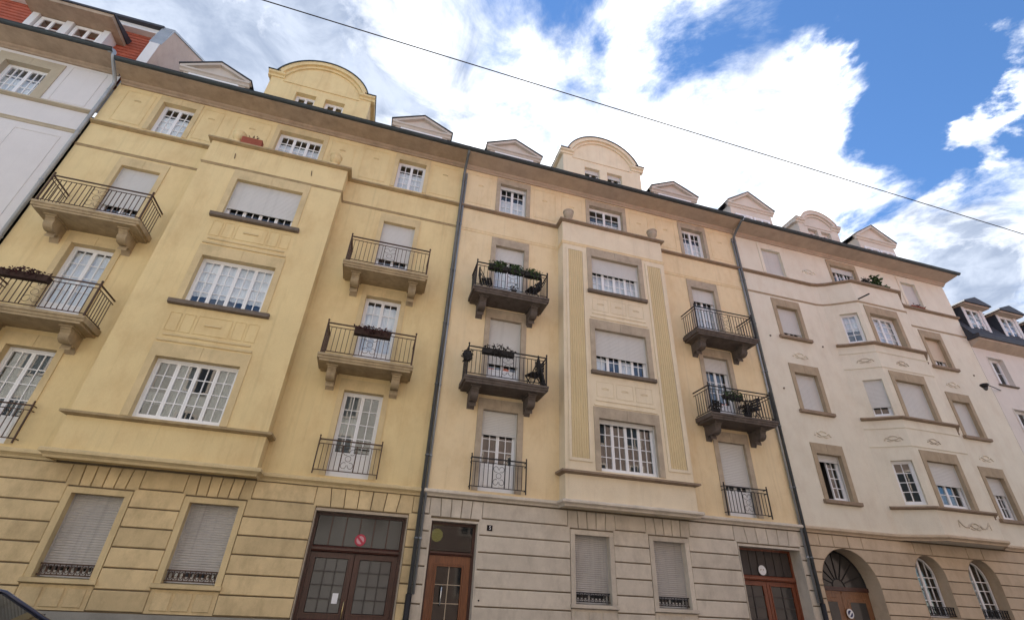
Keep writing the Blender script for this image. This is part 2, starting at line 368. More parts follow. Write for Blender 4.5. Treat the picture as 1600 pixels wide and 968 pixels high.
    def mesh(s, name, mat):
        me = bpy.data.meshes.new(name); me.from_pydata(s.v, [], s.f); me.materials.append(M[mat])
        if any(s.sm): me.polygons.foreach_set('use_smooth', s.sm)
        me.update(); return me
    def obj(s, name, mat, parent=None, loc=None, rz=0.):
        return place(name, s.mesh(name, mat), parent, loc, rz)
def place(name, me, parent=None, loc=None, rz=0.):
    o = bpy.data.objects.new(name, me); col.objects.link(o); o.parent = parent
    if loc: o.location = loc
    if rz: o.rotation_euler = (0, 0, rz)
    return o
def tag(o, label, cat, group=None):
    o['label'] = label; o['category'] = cat
    if group: o['group'] = group
    return o
def struct(o): o['kind'] = 'structure'; return o
def empty(name, label, cat, loc=(0, 0, 0), rz=0., group=None):
    return tag(place(name, None, None, loc, rz), label, cat, group)

# ------------------------------------------------------------------ ground
struct(MB().box(-90, 120, -13.2, -2.5, -.3, 0).obj('street', 'asphalt'))
struct(MB().box(-90, 120, -2.38, 2.0, -.3, .12).obj('pavement', 'paving'))
struct(MB().box(-90, 120, -2.5, -2.38, -.3, .125).obj('kerb', 'kerb_stone'))
struct(MB().box(-90, 120, -16.9, -13.32, -.3, .12).obj('pavement', 'paving'))
struct(MB().box(-90, 120, -13.32, -13.2, -.3, .125).obj('kerb', 'kerb_stone'))
struct(MB().add([(-600, -600, -.32), (600, -600, -.32), (600, 600, -.32), (-600, 600, -.32)], [(0, 1, 2, 3)]).obj('ground', 'paving'))

# ------------------------------------------------------------------ windows
MESH = {}
def cached(key, fn):
    if key not in MESH: MESH[key] = fn()
    return MESH[key]
def shutter_mesh(w_, h, mat):
    def mk():
        kk = 1.1 if mat == 'shutter_low' else .6
        b = MB(); k = max(1, int(round(h/.05))); s_ = h/k; vs_ = []; fs = []
        for i in range(k):
            z = h-i*s_
            for dy, dz in ((.004*kk, 0), (-.006*kk, -.25*s_), (-.007*kk, -.6*s_), (.004*kk, -.9*s_)):
                vs_ += [(0, dy, z+dz), (w_, dy, z+dz)]
        n = len(vs_)//2
        fs = [(2*i+2, 2*i+3, 2*i+1, 2*i) for i in range(n-1)]
        b.add(vs_, fs); b.box(0, w_, -.014, .014, -.03, .002)
        return b.mesh('shutter', mat)
    return cached(('sh', round(w_, 3), round(h, 3), mat), mk)
def curtain_mesh(w_, h, seed, mat):
    b = MB(); rg = random.Random(seed); n = max(8, int(w_/.03)); ph = rg.uniform(0, 6); vs_ = []
    for i in range(n+1):
        x = w_*i/n; y = .02*math.sin(x*52+ph+1.5*math.sin(x*7+ph))
        vs_ += [(x, y, 0), (x, y*.8, h)]
    b.add(vs_, [(2*i, 2*i+2, 2*i+3, 2*i+1) for i in range(n)], True)
    return b.mesh('curtain', mat)
def surround(parent, w_, h, jw, lh, mat, depth, out=.025, bottom=0.):
    """stone jambs and a two-stone lintel, lining the reveal"""
    MB().box(-jw, 0, -out, depth, -bottom, h).obj('jamb', mat, parent)
    MB().box(w_, w_+jw, -out, depth, -bottom, h).obj('jamb', mat, parent)
    for a, b_ in ((-jw, w_/2-.004), (w_/2+.004, w_+jw)):
        MB().box(a, b_, -out, depth, h+.002, h+lh).obj('lintel_stone', mat, parent)
    MB().box(-jw*.9, w_+jw*.9, -out+.012, depth-.01, h+.004, h+lh-.004).obj('lintel_core', mat, parent)
WN = [0]
def window(parent, x, y, z, w_, h, leaves=2, cols=2, rows=4, panel=0., sh=0., sm='shutter', rz=0., sur=None, sill=None,
           cur=None, cmat='curtain', depth=.2, name='window', gap=None, toprow=None):
    WN[0] += 1
    fr = MB(); fb = .055; yf0, yf1 = depth-.03, depth+.045
    fr.box(0, fb, yf0, yf1, 0, h); fr.box(w_-fb, w_, yf0, yf1, 0, h); fr.box(fb, w_-fb, yf0, yf1, h-fb, h); fr.box(fb, w_-fb, yf0, yf1, 0, fb+.015)
    lw = (w_-2*fb)/leaves; panes = []
    for i in range(leaves):
        a = fb+i*lw; b_ = a+lw; st = .042
        if gap == i: continue
        ml = st if i == 0 else st*1.05; mr_ = st if i == leaves-1 else st*1.05
        y0, y1 = depth-.018, depth+.035
        zb = fb+.015; zt = h-fb
        fr.box(a+.002, a+ml, y0, y1, zb+.002, zt-.002); fr.box(b_-mr_, b_-.002, y0, y1, zb+.002, zt-.002)
        fr.box(a+ml, b_-mr_, y0, y1, zt-.045, zt-.002); fr.box(a+ml, b_-mr_, y0, y1, zb+.002, zb+.055)
        pz0 = zb+.055; pz1 = zt-.045
        if panel:
            fr.box(a+ml, b_-mr_, y0+.012, y1-.01, pz0, panel-.03); fr.box(a+ml, b_-mr_, y0, y1, panel-.03, panel+.03)
            fr.cbox(a+ml+.05, b_-mr_-.05, y0-.004, y0+.02, pz0+.05, panel-.08); pz0 = panel+.03
        pw = (b_-mr_-a-ml)/cols
        zs = [pz0+(pz1-pz0)*k/rows for k in range(rows+1)]
        for c in range(1, cols): fr.box(a+ml+c*pw-.011, a+ml+c*pw+.011, y0+.008, y1-.008, pz0, pz1)
        for k in range(1, rows): fr.box(a+ml, b_-mr_, y0+.009, y1-.009, zs[k]-.011, zs[k]+.011)
        for c in range(cols):
            for k in range(rows):
                if sh and zs[k] > h*(1-sh)+.02: continue
                panes.append((a+ml+(c+.5)*pw, (zs[k]+zs[k+1])/2, pw, zs[1]-zs[0]))
    win = place(name, fr.mesh('window_frame', 'white_paint'), parent, (x, y, z), rz)
    rg = random.Random(WN[0]*31)
    for (px, pz, pw, ph) in panes:
        me = cached(('pane', round(pw, 3), round(ph, 3)), lambda: MB().box(-pw/2+.004, pw/2-.004, -.003, .003, -ph/2+.004, ph/2-.004).mesh('pane', 'glass'))
        o = place('pane', me, win, (px, depth+.012, pz)); o.rotation_euler = (rg.gauss(0, .0022), 0, rg.gauss(0, .0022))
    if sh:
        place('shutter', shutter_mesh(w_-.02, h*sh, sm), win, (.01, depth-.085, h*(1-sh)))
        for xr in (0, w_-.03): MB().box(xr, xr+.03, depth-.11, depth-.06, 0, h).obj('shutter_rail', sm, win)
    if sur: surround(win, w_, h, sur[0], sur[1], sur[2], depth+.02)
    if sill:
        ov, th, out, sm_ = sill
        MB().prism_x([(depth, -.0), (-out, -.02), (-out, -th), (-out+.05, -th-.02), (depth, -th-.02)], -ov, w_+ov).obj('sill', sm_, win)
    for c in (cur or ()):
        u0_, u1_, v0, v1 = c
        place('curtain', curtain_mesh((u1_-u0_)*w_-.02, (v1-v0)*h-.02, WN[0], cmat), win, (u0_*w_+.01, depth+.1, v0*h+.01))
    return win

# ------------------------------------------------------------------ ironwork
def scroll(b, cx, cz, h, y, r=.006):
    """upright lyre ornament of two S-scrolls and a ring"""
    for s_ in (-1, 1):
        pts = []
        for k in range(15):
            t_ = k/14*2*math.pi*.82
            rad = h*.16*(1-.45*k/14)
            pts.append((cx+s_*(h*.02+rad*(1-math.cos(t_))*.9), y, cz+h*.24+rad*math.sin(t_)))
        b.tube(pts, r, 4)
        b.tube([(p[0], y, 2*cz-p[2]) for p in pts], r, 4)
    b.tube([(cx+h*.11*math.cos(k*.524), y, cz+h*.11*math.sin(k*.524)) for k in range(12)], r, 4, True)
def rail_run(b, p, q, z0, z1, step=.115, low=.06, gap=.11, orn=False, r=.0075):
    p = Vector(p); q = Vector(q); ln = (q-p).length; n = max(2, int(ln/step)); at = lambda t_, z: (p.x+(q.x-p.x)*t_, p.y+(q.y-p.y)*t_, z)
    b.bar(at(0, z1), at(1, z1), .016); b.bar(at(0, z1-gap), at(1, z1-gap), .009); b.bar(at(0, z0+low), at(1, z0+low), .010)
    for i in range(1, n):
        t_ = i/n
        if orn and abs(t_-.5)*ln < .17: continue
        b.bar(at(t_, z0+low), at(t_, z1-gap), r)
    if orn:
        cx = (p.x+q.x)/2; zc_ = (z0+low+z1-gap)/2; hh = z1-gap-z0-low
        for d in (-.17, .17): b.bar((cx+d, p.y, z0+low), (cx+d, p.y, z1-gap), .009)
        scroll(b, cx, zc_, hh, p.y)
def balcony(parent, xc, ztop, mat, iron, hw=1.265, dep=.9, h=.9):
    x0, x1 = xc-hw, xc+hw
    s_ = MB(); s_.prism_x([(0, ztop), (-dep, ztop-.015), (-dep, ztop-.075), (-dep+.03, ztop-.09), (-dep+.045, ztop-.15), (0, ztop-.15)], x0, x1)
    bal = s_.obj('balcony', mat, parent)
    MB().box(x0+.06, x1-.06, -dep+.07, -.001, ztop-.21, ztop-.151).obj('slab_underside', mat, bal)
    for cx in (xc-.86, xc+.86):
        prof = [(0, ztop-.212), (-.62, ztop-.212), (-.62, ztop-.29), (-.58, ztop-.32)]
        for k in range(9):
            a = R(-20+k*18); prof.append((-.36-.20*math.cos(a), ztop-.43-.14*math.sin(a)*1.1))
        for k in range(7):
            a = R(200-k*30); prof.append((-.16+.09*math.cos(a)*1.2, ztop-.66+.10*math.sin(a)))
        prof.append((0, ztop-.72))
        b = MB(); b.prism_x(list(reversed(prof)), cx-.11, cx+.11); b.box(cx-.15, cx+.15, -.66, -.0, ztop-.25, ztop-.2115)
        b.obj('corbel', mat, bal)
    b = MB(); z0 = ztop; z1 = ztop+h; yf = -dep+.05; a, e = x0+.06, x1-.06
    rail_run(b, (a, yf), (e, yf), z0, z1, orn=True); rail_run(b, (a, yf), (a, -.01), z0, z1); rail_run(b, (e, yf), (e, -.01), z0, z1)
    b.obj('railing', iron, bal)
    for px in (a, e):
        b = MB(); b.bar((px, yf, z0), (px, yf, z1+.05), .017); b.lathe([(.01, z1+.05), (.028, z1+.075), (.03, z1+.09), (.02, z1+.11), (.004, z1+.12)], px, yf, 8)
        b.obj('post', iron, bal)
    return bal
def juliet(parent, xc, z0, iron, hw=.79, y=-.16, h=.84):
    b = MB(); a, e = xc-hw, xc+hw; z1 = z0+h
    rail_run(b, (a, y), (e, y), z0, z1, low=.08, orn=True)
    for px in (a, e):
        b.bar((px, y, z0-.02), (px, y, z1+.06), .015); b.lathe([(.008, z1+.06), (.024, z1+.08), (.02, z1+.1), (.004, z1+.115)], px, y, 8)
        for z in (z1, z1-.11, z0+.08): b.bar((px, y, z), (px, -.002, z), .009)
    return b.obj('window_guard', iron, parent)

# ------------------------------------------------------------------ rusticated ground floors
ZC = [1.03, 1.42, 1.82, 2.215, 2.61, 3.01, 3.41, 3.83]
def blocks(parent, x0, x1, opens, mat, joint=.028):
    """courses of stone; opens: (x0,x1,z0,z1, voussoirs)"""
    top = 3.375
    def put(a, b_, c, d):
        if b_-a < .05 or d-c < .05: return
        MB().cbox(a+.001, b_-.001, .0, .045, c+joint/2, d-joint/2, .014).obj('stone_block', mat, parent)
    for i in range(len(ZC)-1):
        c, d = ZC[i], ZC[i+1]
        cuts = []
        for (a, b_, z0, z1, nv) in opens:
            if i == len(ZC)-2 and nv: cuts.append((a-.07, b_+.07))
            elif z0 < (c+d)/2 < z1: cuts.append((a, b_))
        cuts.sort(); p = x0
        for a, b_ in cuts: put(p, a, c, d); p = b_
        put(p, x1, c, d)
    for (a, b_, z0, z1, nv) in opens:
        if not nv: continue
        a -= .07; b_ += .07; s_ = (b_-a)/nv; xm = (a+b_)/2
        for k in range(nv):
            l_, r_ = a+k*s_, a+(k+1)*s_
            lb = l_ if k == 0 else xm+(l_-xm)*.93; rb = r_ if k == nv-1 else xm+(r_-xm)*.93
            MB().prism([(lb+.009, top), (rb-.009, top), (r_-.009, ZC[-1]-.012), (l_+.009, ZC[-1]-.012)], 0, .045, .012).obj('voussoir', mat, parent)
def gf_window(parent, x0, x1, surmat, mat, grill, apron=True):
    z0, z1 = 1.6, 3.22
    win = window(parent, x0, .03, z0, x1-x0, z1-z0, 2, 1, 3, sh=.86, sm='shutter_low', depth=.27)
    MB().box(-.13, 0, -.035, .3, -.02, z1-z0).obj('jamb', surmat, win); MB().box(x1-x0, x1-x0+.13, -.035, .3, -.02, z1-z0).obj('jamb', surmat, win)
    MB().box(-.13, x1-x0+.13, -.035, .3, z1-z0+.001, z1-z0+.12).obj('lintel', surmat, win)
    MB().prism_x([(.27, -.005), (-.10, -.025), (-.10, -.10), (-.04, -.12), (.27, -.12)], -.16, x1-x0+.16).obj('sill', surmat, win)
    b = MB(); w_ = x1-x0; y = .09
    b.bar((.01, y, .24), (w_-.01, y, .24), .013); b.bar((.01, y, .04), (w_-.01, y, .04), .013)
    for k in range(10):
        xx = .05+(w_-.1)*k/9; b.bar((xx, y, .04), (xx, y, .24), .008)
    for k in range(9):
        xx = .05+(w_-.1)*(k+.5)/9; b.tube([(xx+.04*math.cos(q), y, .14+.07*math.sin(q)) for q in [j*.785 for j in range(8)]], .008, 4, True)
    b.obj('grille', grill, win)
    if apron:
        MB().box(x0-.13, x1+.13, .012, .045, 1.03, 1.47).obj('apron', mat, parent)
        for k in range(3):
            a = x0-.07+k*(w_+.14)/3
            MB().cbox(a+.03, a+(w_+.14)/3-.03, -.008, .011, 1.08, 1.42, .012).obj('apron_panel', mat, parent)
    return win
def plinth(parent, x0, x1, gaps, mat='concrete_plinth'):
    p = x0; b = MB()
    for a, e in sorted(gaps):
        b.box(p, a, -.03, .1, .12, 1.01); p = e
    b.box(p, x1, -.03, .1, .12, 1.01)
    b.obj('plinth', mat, parent)
def cornice_prof(z, out=.14, h=.2):
    return [(0, z-h), (.03, z-h), (.05, z-h*.75), (out*.75, z-h*.55), (out, z-h*.45), (out, z-.03), (out-.02, z), (0, z+.01)]
def ledge_prof(z, out=.12, h=.09):
    return [(0, z-h-.03), (out*.45, z-h-.02), (out*.7, z-h), (out, z-h+.01), (out, z-.015), (0, z+.005)]
def band_prof(z, out=.03, h=.1):
    return [(0, z-h), (out*.5, z-h), (out, z-h+.03), (out, z-.03), (out*1.6, z-.02), (out*1.6, z), (0, z)]
def eaves(parent, x0, x1, mat, gm, z=15.93, out=.80, x1g=None):
    MB().prism_x(list(reversed([(0.02, z-.05), (-.05, z-.05), (-.07, z), (-.13, z+.03), (-.16, z+.075), (-out+.12, z+.135), (-out+.06, z+.14), (-out+.04, z+.2), (0.02, z+.3)])), x0, x1).obj('eaves', mat, parent)
    pr = []
    for k in range(9):
        a = math.pi+k*math.pi/8; pr.append((-out-.005+.085*math.cos(a), z+.235+.085*math.sin(a)))
    for k in range(9):
        a = 2*math.pi-k*math.pi/8; pr.append((-out-.005+.073*math.cos(a), z+.245+.073*math.sin(a)))
    b = MB(); b.prism_x(pr, x0, x1g or x1); b.tube([(x0, -out-.09, z+.24), (x1g or x1, -out-.09, z+.24)], .013, 6)
    b.obj('gutter', gm, parent)
def roof(parent, x0, x1, mat='slate', z=16.14):
    MB().prism_x([(-.72, z), (5.2, z+4.1), (11.0, z), (11.0, z-.1), (0.1, z-.1)][::-1], x0, x1).obj('roof', mat, parent)
def interior(parent, x0, x1, floors, top):
    b = MB(); b.box(x0, x1, 2.2, 2.4, .2, top)
    for z in floors: b.box(x0, x1, .62, 2.2, z-.15, z)
    for k in range(1, 6):
        xx = x0+(x1-x0)*k/6+.35; b.box(xx, xx+.1, .62, 2.2, .2, top)
    b.box(x0-.0, x0+.1, .62, 2.2, .2, top); b.box(x1-.1, x1, .62, 2.2, .2, top)
    b.obj('interior', 'interior', parent)
def downpipe(parent, x, z0, z1, mat, y=-.09, r=.055, swan=True, shoe=True):
    pts = [(x, y, z0), (x, y, z1)]
    if swan: pts += [(x, y-.08, z1+.12), (x, y-.55, z1+.42), (x, y-.68, z1+.52), (x, y-.70, z1+.66)]
    b = MB(); b.tube(pts, r, 10)
    o = b.obj('downpipe', mat, parent)
    z = z0+1.2
    while z < z1:
        MB().tube([(x, y, z-.025), (x, y, z+.025)], r+.011, 10).bar((x, y, z), (x, 0, z), .012).obj('pipe_bracket', mat, o); z += 2.05
    if shoe: MB().tube([(x, y, .13), (x, y, z0)], r+.022, 10).obj('pipe_shoe', 'iron_dark', parent)
    return o
def frame_relief(parent, x0, x1, z0, z1, y, mat, t_=.025, out=.012, name='panel_moulding'):
    b = MB(); y0, y1 = y-out, y+.001
    b.box(x0, x1, y0, y1, z1-t_, z1); b.box(x0, x1, y0, y1, z0, z0+t_); b.box(x0, x0+t_, y0, y1, z0+t_, z1-t_); b.box(x1-t_, x1, y0, y1, z0+t_, z1-t_)
    return b.obj(name, mat, parent)
def rosette(parent, x, z, y, mat, w_=.16):
    b = MB(); b.tube([(x-w_+2*w_*k/8, y-.005, z+.025*math.sin(k/8*math.pi)) for k in range(9)], .012, 5); b.box(x-w_, x+w_, y-.012, y, z-.03, z-.018)
    return b.obj('relief_ornament', mat, parent)
def urn(parent, x, y, z, mat):
    b = MB(); b.box(x-.13, x+.13, y-.13, y+.13, z, z+.05)
    b.lathe([(.09, z+.05), (.07, z+.09), (.12, z+.15), (.175, z+.25), (.19, z+.36), (.165, z+.39), (.21, z+.43), (.21, z+.47), (.15, z+.49), (.06, z+.5)], x, y, 14)
    return b.obj('urn', mat, parent)
def ped_dormer(parent, cx, y, hw, zc_, za_, wm, rm='slate', wins=1, drop=.04):
    """gabled dormer with a pediment front"""
    b = MB(); b.box(cx-hw+.14, cx+hw-.14, y+.12, y+3.2, 16.4, zc_)
    d = b.obj('dormer', wm, parent)
    MB().prism_x([(y+.15, zc_-.14), (y+.08, zc_-.13), (y+.04, zc_-.05), (y-.02, zc_-.02), (y-.02, zc_+.05), (y+.15, zc_+.06)], cx-hw, cx+hw).obj('dormer_cornice', wm, d)
    MB().prism([(cx-hw+.1, zc_+.06), (cx+hw-.1, zc_+.06), (cx, za_-.08)], y+.13, y+.4).obj('pediment', wm, d)
    t_ = .13
    for s_ in (-1, 1):
        pl = [(cx+s_*(hw+.02), zc_+.02), (cx+s_*(hw+.02), zc_+.10), (cx, za_+.03), (cx, za_+.03-t_), (cx+s_*(hw-.13), zc_+.061)]
        if s_ > 0: pl = pl[::-1]
        pl = pl[::-1] if s_ > 0 else pl[::-1]
        MB().prism(pl if s_ < 0 else pl[::-1], y-.01, y+.2).obj('raking_moulding', wm, d)
        q = [(cx+s_*(hw+.06), zc_+.101), (cx+s_*(hw+.06), zc_+.135), (cx, za_+.07), (cx, za_+.034)]
        MB().prism(q, y-.05, y+3.4).obj('dormer_roof', rm, d)
    w_ = (2*hw-.6)/wins
    for k in range(wins):
        a = cx-hw+.3+k*w_
        window(d, a+.05, y+.085, 17.0, w_-.1, zc_-.14-17.0-drop, 2, 1, 2, depth=.0)
    return d
def arch_pts(cx, cz, r, a0, a1, n=22): return [(cx+r*math.cos(a0+(a1-a0)*k/n), cz+r*math.sin(a0+(a1-a0)*k/n)) for k in range(n+1)]
def arch_dormer(parent, cx, y, hw, zs, rise, wm, rm, wins, wtop=17.86, ahw=1.52, zb=16.3):
    rad = (ahw**2+rise**2)/(2*rise); cz = zs+rise-rad; a = math.asin(min(1, ahw/rad)); a = a if cz < zs else math.pi-a
    ar = arch_pts(cx, cz, rad, math.pi/2-a, math.pi/2+a)
    wall = MB()
    holes = [(w0-(cx-hw), w1-(cx-hw), 16.9, wtop) for (w0, w1) in wins]
    wall.panel((cx-hw, y), (cx+hw, y), zb, zs, holes, .3); wall.add([(p[0], y, p[1]) for p in ar], [tuple(range(len(ar)))])
    wall.box(cx-hw, cx-hw+.05, y+.001, y+3.6, zb, zs); wall.box(cx+hw-.05, cx+hw, y+.001, y+3.6, zb, zs); wall.box(cx-hw+.05, cx+hw-.05, y+.5, y+.6, zb, zs)
    d = wall.obj('dormer', wm, parent)
    b = MB(); n = len(ar)-1; o1 = arch_pts(cx, cz, rad+.0, math.pi/2-a, math.pi/2+a); o2 = arch_pts(cx, cz, rad+.17, math.pi/2-a*.985, math.pi/2+a*.985)
    i1 = arch_pts(cx, cz, rad-.12, math.pi/2-a, math.pi/2+a)
    for k in range(n):
        b.prism([o1[k], o2[k], o2[k+1], o1[k+1]], y-.15, y+.25); b.prism([i1[k], o1[k], o1[k+1], i1[k+1]], y-.06, y+.05)
    b.obj('arch_moulding', wm, d)
    b = MB(); o3 = arch_pts(cx, cz, rad+.205, math.pi/2-a*.985, math.pi/2+a*.985); o2b = arch_pts(cx, cz, rad+.172, math.pi/2-a*.985, math.pi/2+a*.985)
    for k in range(n): b.prism([o2b[k], o3[k], o3[k+1], o2b[k+1]], y-.19, y+3.6)
    b.obj('dormer_roof', rm, d)
    for s_ in (-1, 1):
        b = MB(); x0, x1 = sorted((cx+s_*(ahw-.12), cx+s_*(hw+.14)))
        b.prism_x([(y+.1, zs-.16), (y-.04, zs-.15), (y-.06, zs-.06), (y-.14, zs-.03), (y-.14, zs+.06), (y+.1, zs+.07)], x0, x1)
        x0, x1 = sorted((cx+s_*hw, cx+s_*(hw+.14))); b.box(x0, x1, y+.1, y+3.3, zs-.1, zs+.06)
        b.obj('shoulder_cornice', wm, d)
    for s_ in (-1, 1):
        x0, x1 = sorted((cx+s_*(ahw+.05), cx+s_*(hw+.17))); MB().box(x0, x1, y-.17, y+3.3, zs+.071, zs+.10).obj('shoulder_flashing', rm, d)
    MB().box(cx-ahw+.1, cx+ahw-.1, y-.03, y, zs-.28, zs-.24).obj('string_line', wm, d)
    for (w0, w1) in wins:
        window(d, w0, y, 16.9, w1-w0, wtop-16.9, 2, 1, 3, depth=.22, sh=.22 if rm == 'slate' else 0)
    return d

# carriage doors -----------------------------------------------------------
def carriage(parent, x0, x1, rec, wm, gm, jm, ztr=2.5, zt=3.28, cols=3, jw=.10, fan=6, fm='glass_pattern', leaf_glass=(1.15, 2.28)):
    """two-leaf gate with glazed leaves, a transom bar and a fanlight"""
    y = rec; g = empty_part('carriage_door', parent)
    b = MB(); b.box(x0-.02, x0+jw*.0+.001, 0.0, rec+.1, .12, zt+.05); b.box(x1-.001, x1+.02, 0.0, rec+.1, .12, zt+.05); b.box(x0, x1, 0.0, rec+.1, zt, zt+.06)
    b.obj('door_reveal', jm, g)
    b = MB(); b.box(x0, x0+.07, y, y+.1, .12, zt); b.box(x1-.07, x1, y, y+.1, .12, zt); b.box(x0+.07, x1-.07, y, y+.1, zt-.06, zt)
    b.prism_x([(y+.1, ztr-.09), (y-.05, ztr-.09), (y-.08, ztr-.05), (y-.08, ztr+.0), (y-.04, ztr+.04), (y+.1, ztr+.05)], x0+.07, x1-.07)
    b.obj('door_frame', wm, g)
    a, e = x0+.07, x1-.07
    f = MB(); 
    for k in range(1, fan): f.box(a+(e-a)*k/fan-.013, a+(e-a)*k/fan+.013, y+.01, y+.06, ztr+.05, zt-.06)
    f.obj('fanlight_bars', 'wood_grey' if fm != 'glass_pattern' else wm, g)
    for k in range(fan):
        MB().box(a+(e-a)*k/fan+.014, a+(e-a)*(k+1)/fan-.014, y+.03, y+.036, ztr+.055, zt-.065).obj('pane', fm, g)
    xm = (a+e)/2
    for l_, r_ in ((a+.005, xm-.008), (xm+.008, e-.005)):
        lf = MB(); gz0, gz1 = leaf_glass; s_ = .13; gx0, gx1 = l_+s_, r_-s_
        lf.box(l_, gx0, y+.02, y+.08, .14, ztr-.1); lf.box(gx1, r_, y+.02, y+.08, .14, ztr-.1); lf.box(gx0, gx1, y+.02, y+.08, gz1, ztr-.1); lf.box(gx0, gx1, y+.02, y+.08, .14, gz0)
        lf.cbox(l_+.05, r_-.05, y+.004, y+.02, .3, gz0-.12, .02)
        # moulding round the glazing
        for q in ((gx0-.03, gx0, gz0-.03, gz1+.03), (gx1, gx1+.03, gz0-.03, gz1+.03), (gx0, gx1, gz1, gz1+.03), (gx0, gx1, gz0-.03, gz0)): lf.box(q[0], q[1], y+.002, y+.02, q[2], q[3])
        lo = lf.obj('door_leaf', wm, g)
        rows = 4; ib = MB()
        for c in range(1, cols): ib.box(gx0+(gx1-gx0)*c/cols-.012, gx0+(gx1-gx0)*c/cols+.012, y+.015, y+.06, gz0, gz1)
        for k in range(1, rows): ib.box(gx0, gx1, y+.016, y+.059, gz0+(gz1-gz0)*k/rows-.012, gz0+(gz1-gz0)*k/rows+.012)
        ib.obj('glazing_bars', 'wood_grey', lo)
        rg = random.Random(int(l_*100))
        for c in range(cols):
            for k in range(rows):
                pw, ph = (gx1-gx0)/cols, (gz1-gz0)/rows
                o = MB().box(-pw/2+.012, pw/2-.012, -.003, .003, -ph/2+.012, ph/2-.012).obj('pane', gm, lo, (gx0+(c+.5)*pw, y+.04, gz0+(k+.5)*ph)); o.rotation_euler = (rg.gauss(0, .01), 0, rg.gauss(0, .01))
    b = MB(); b.tube([(xm-.06, y+.02, 1.05), (xm-.06, y-.05, 1.06), (xm-.06, y-.06, 1.2), (xm-.06, y-.05, 1.38), (xm-.06, y+.02, 1.39)], .014, 8); b.obj('door_handle', 'brass', g)
    return g
def empty_part(name, parent):
    o = bpy.data.objects.new(name, None); col.objects.link(o); o.parent = parent; return o

FL = [1.02, 4.0, 7.05, 10.1, 13.55]
# ================================================================== building 1 : yellow
B1 = empty('apartment_building', 'yellow rendered apartment building with rusty balconies left of the number plate', 'building', (0, 0, 0))
def upper_walls(B, x0, x1, wm, holes, bay, bayholes, baymat, z0=3.98, z1=15.95, yb=-.48, baytop=14.0):
    b0, b1 = bay
    holes = list(holes)+[(b0+.15, b1-.15, c-.3, d+.1) for a, b_, c, d in bayholes]   # the rooms open into the bay
    MB().panel((x0, 0), (x1, 0), z0, z1, [(a-x0, b_-x0, c, d) for a, b_, c, d in holes], .3).obj('wall', wm, B)
    b = MB(); b.panel((b0, yb), (b1, yb), 3.86, baytop, [(a-b0, b_-b0, c, d) for a, b_, c, d in bayholes], .3)
    b.panel((b0, -.0), (b0, yb), 3.86, baytop); b.panel((b1, yb), (b1, 0), 3.86, baytop)
    b.add([(b0, yb, 3.86), (b1, yb, 3.86), (b1, 0, 3.86), (b0, 0, 3.86), (b0, yb, baytop), (b1, yb, baytop), (b1, 0, baytop), (b0, 0, baytop)], [(3, 2, 1, 0), (4, 5, 6, 7)])
    return b.obj('bay', baymat, B)
def sh_(w0, w1, z0, z1, jw, lh): return (w0-jw, w1+jw, z0, z1+lh)
X0, X1 = -10.56, 1.325
dl, dr = (-9.12, -8.05), (-1.20, -.13)
holes = []
FD = [(4.1, 6.39), (7.15, 9.5), (10.2, 12.51)]
for a, b_ in (dl, dr):
    for z0, z1 in FD: holes.append(sh_(a, b_, z0, z1, .15, .33))
    holes.append(sh_(a+.04, b_-.02, 14.16, 15.55, .15, .28))
holes.append(sh_(-5.36, -3.88, 14.16, 15.55, .15, .28))
bay = (-6.93, -2.70); bw = (-5.76, -3.81); BZ = [(4.9, 6.45), (8.07, 9.58), (11.1, 12.55)]
bayo = upper_walls(B1, X0, X1, 'yellow_wall', holes, bay, [sh_(bw[0], bw[1], z0, z1, .17, .36) for z0, z1 in BZ], 'yellow_wall')
YT = ('yellow_trim'); S1 = (.15, .33, YT)
cu = [(0, 1, .0, .93)]
window(B1, dl[0], 0, 4.1, 1.07, 2.29, 2, 2, 4, panel=.62, sur=S1, name='french_window', cur=[(0, .5, .3, .97), (.5, 1, .3, .97)], cmat='curtain_grey')
window(B1, dl[0], 0, 7.15, 1.07, 2.35, 2, 2, 4, panel=.55, sur=S1, name='french_window', cur=[(0, 1, .22, .96)])
window(B1, dl[0], 0, 10.2, 1.07, 2.31, 2, 2, 4, panel=.62, sur=S1, name='french_window', sh=.63)
window(B1, dr[0], 0, 4.1, 1.07, 2.29, 2, 2, 4, panel=.62, sur=S1, name='french_window', cur=[(0, .5, .3, .97)], cmat='curtain_grey')
window(B1, dr[0], 0, 7.15, 1.07, 2.35, 2, 2, 4, panel=.55, sur=S1, name='french_window', cur=cu)
window(B1, dr[0], 0, 10.2, 1.07, 2.31, 2, 2, 4, panel=.62, sur=S1, name='french_window', sh=.63)
for a, b_, lv in ((dl[0]+.04, dl[1]-.02, 2), (dr[0]+.04, dr[1]-.02, 2), (-5.36, -3.88, 3)):
    window(B1, a, 0, 14.16, b_-a, 1.39, lv, 2, 4, sur=(.15, .28, YT), cur=[(0, 1, 0, .74)])
BS = (.17, .36, YT)
window(B1, bw[0], -.48, 4.9, 1.95, 1.55, 4, 2, 4, sur=BS, cur=[(.25, .5, 0, .97), (.75, 1, 0, .97), (.02, .24, .27, .47), (.52, .74, .27, .47)], cmat='curtain_grey')
window(B1, bw[0], -.48, 8.07, 1.95, 1.51, 4, 2, 4, sur=BS, sill=(.27, .13, .12, 'sill_dark'), cur=[(0, 1, .22, 1)])
window(B1, bw[0], -.48, 11.1, 1.95, 1.45, 4, 2, 4, sur=BS, sill=(.27, .13, .12, 'sill_dark'), sh=.74)
plan = [(X0, 0), (bay[0], 0), (bay[0], -.48), (bay[1], -.48), (bay[1], 0), (X1, 0)]
MB().sweep(plan, cornice_prof(4.02, .13, .19)).obj('cornice', YT, B1)
bp = plan[1:5]
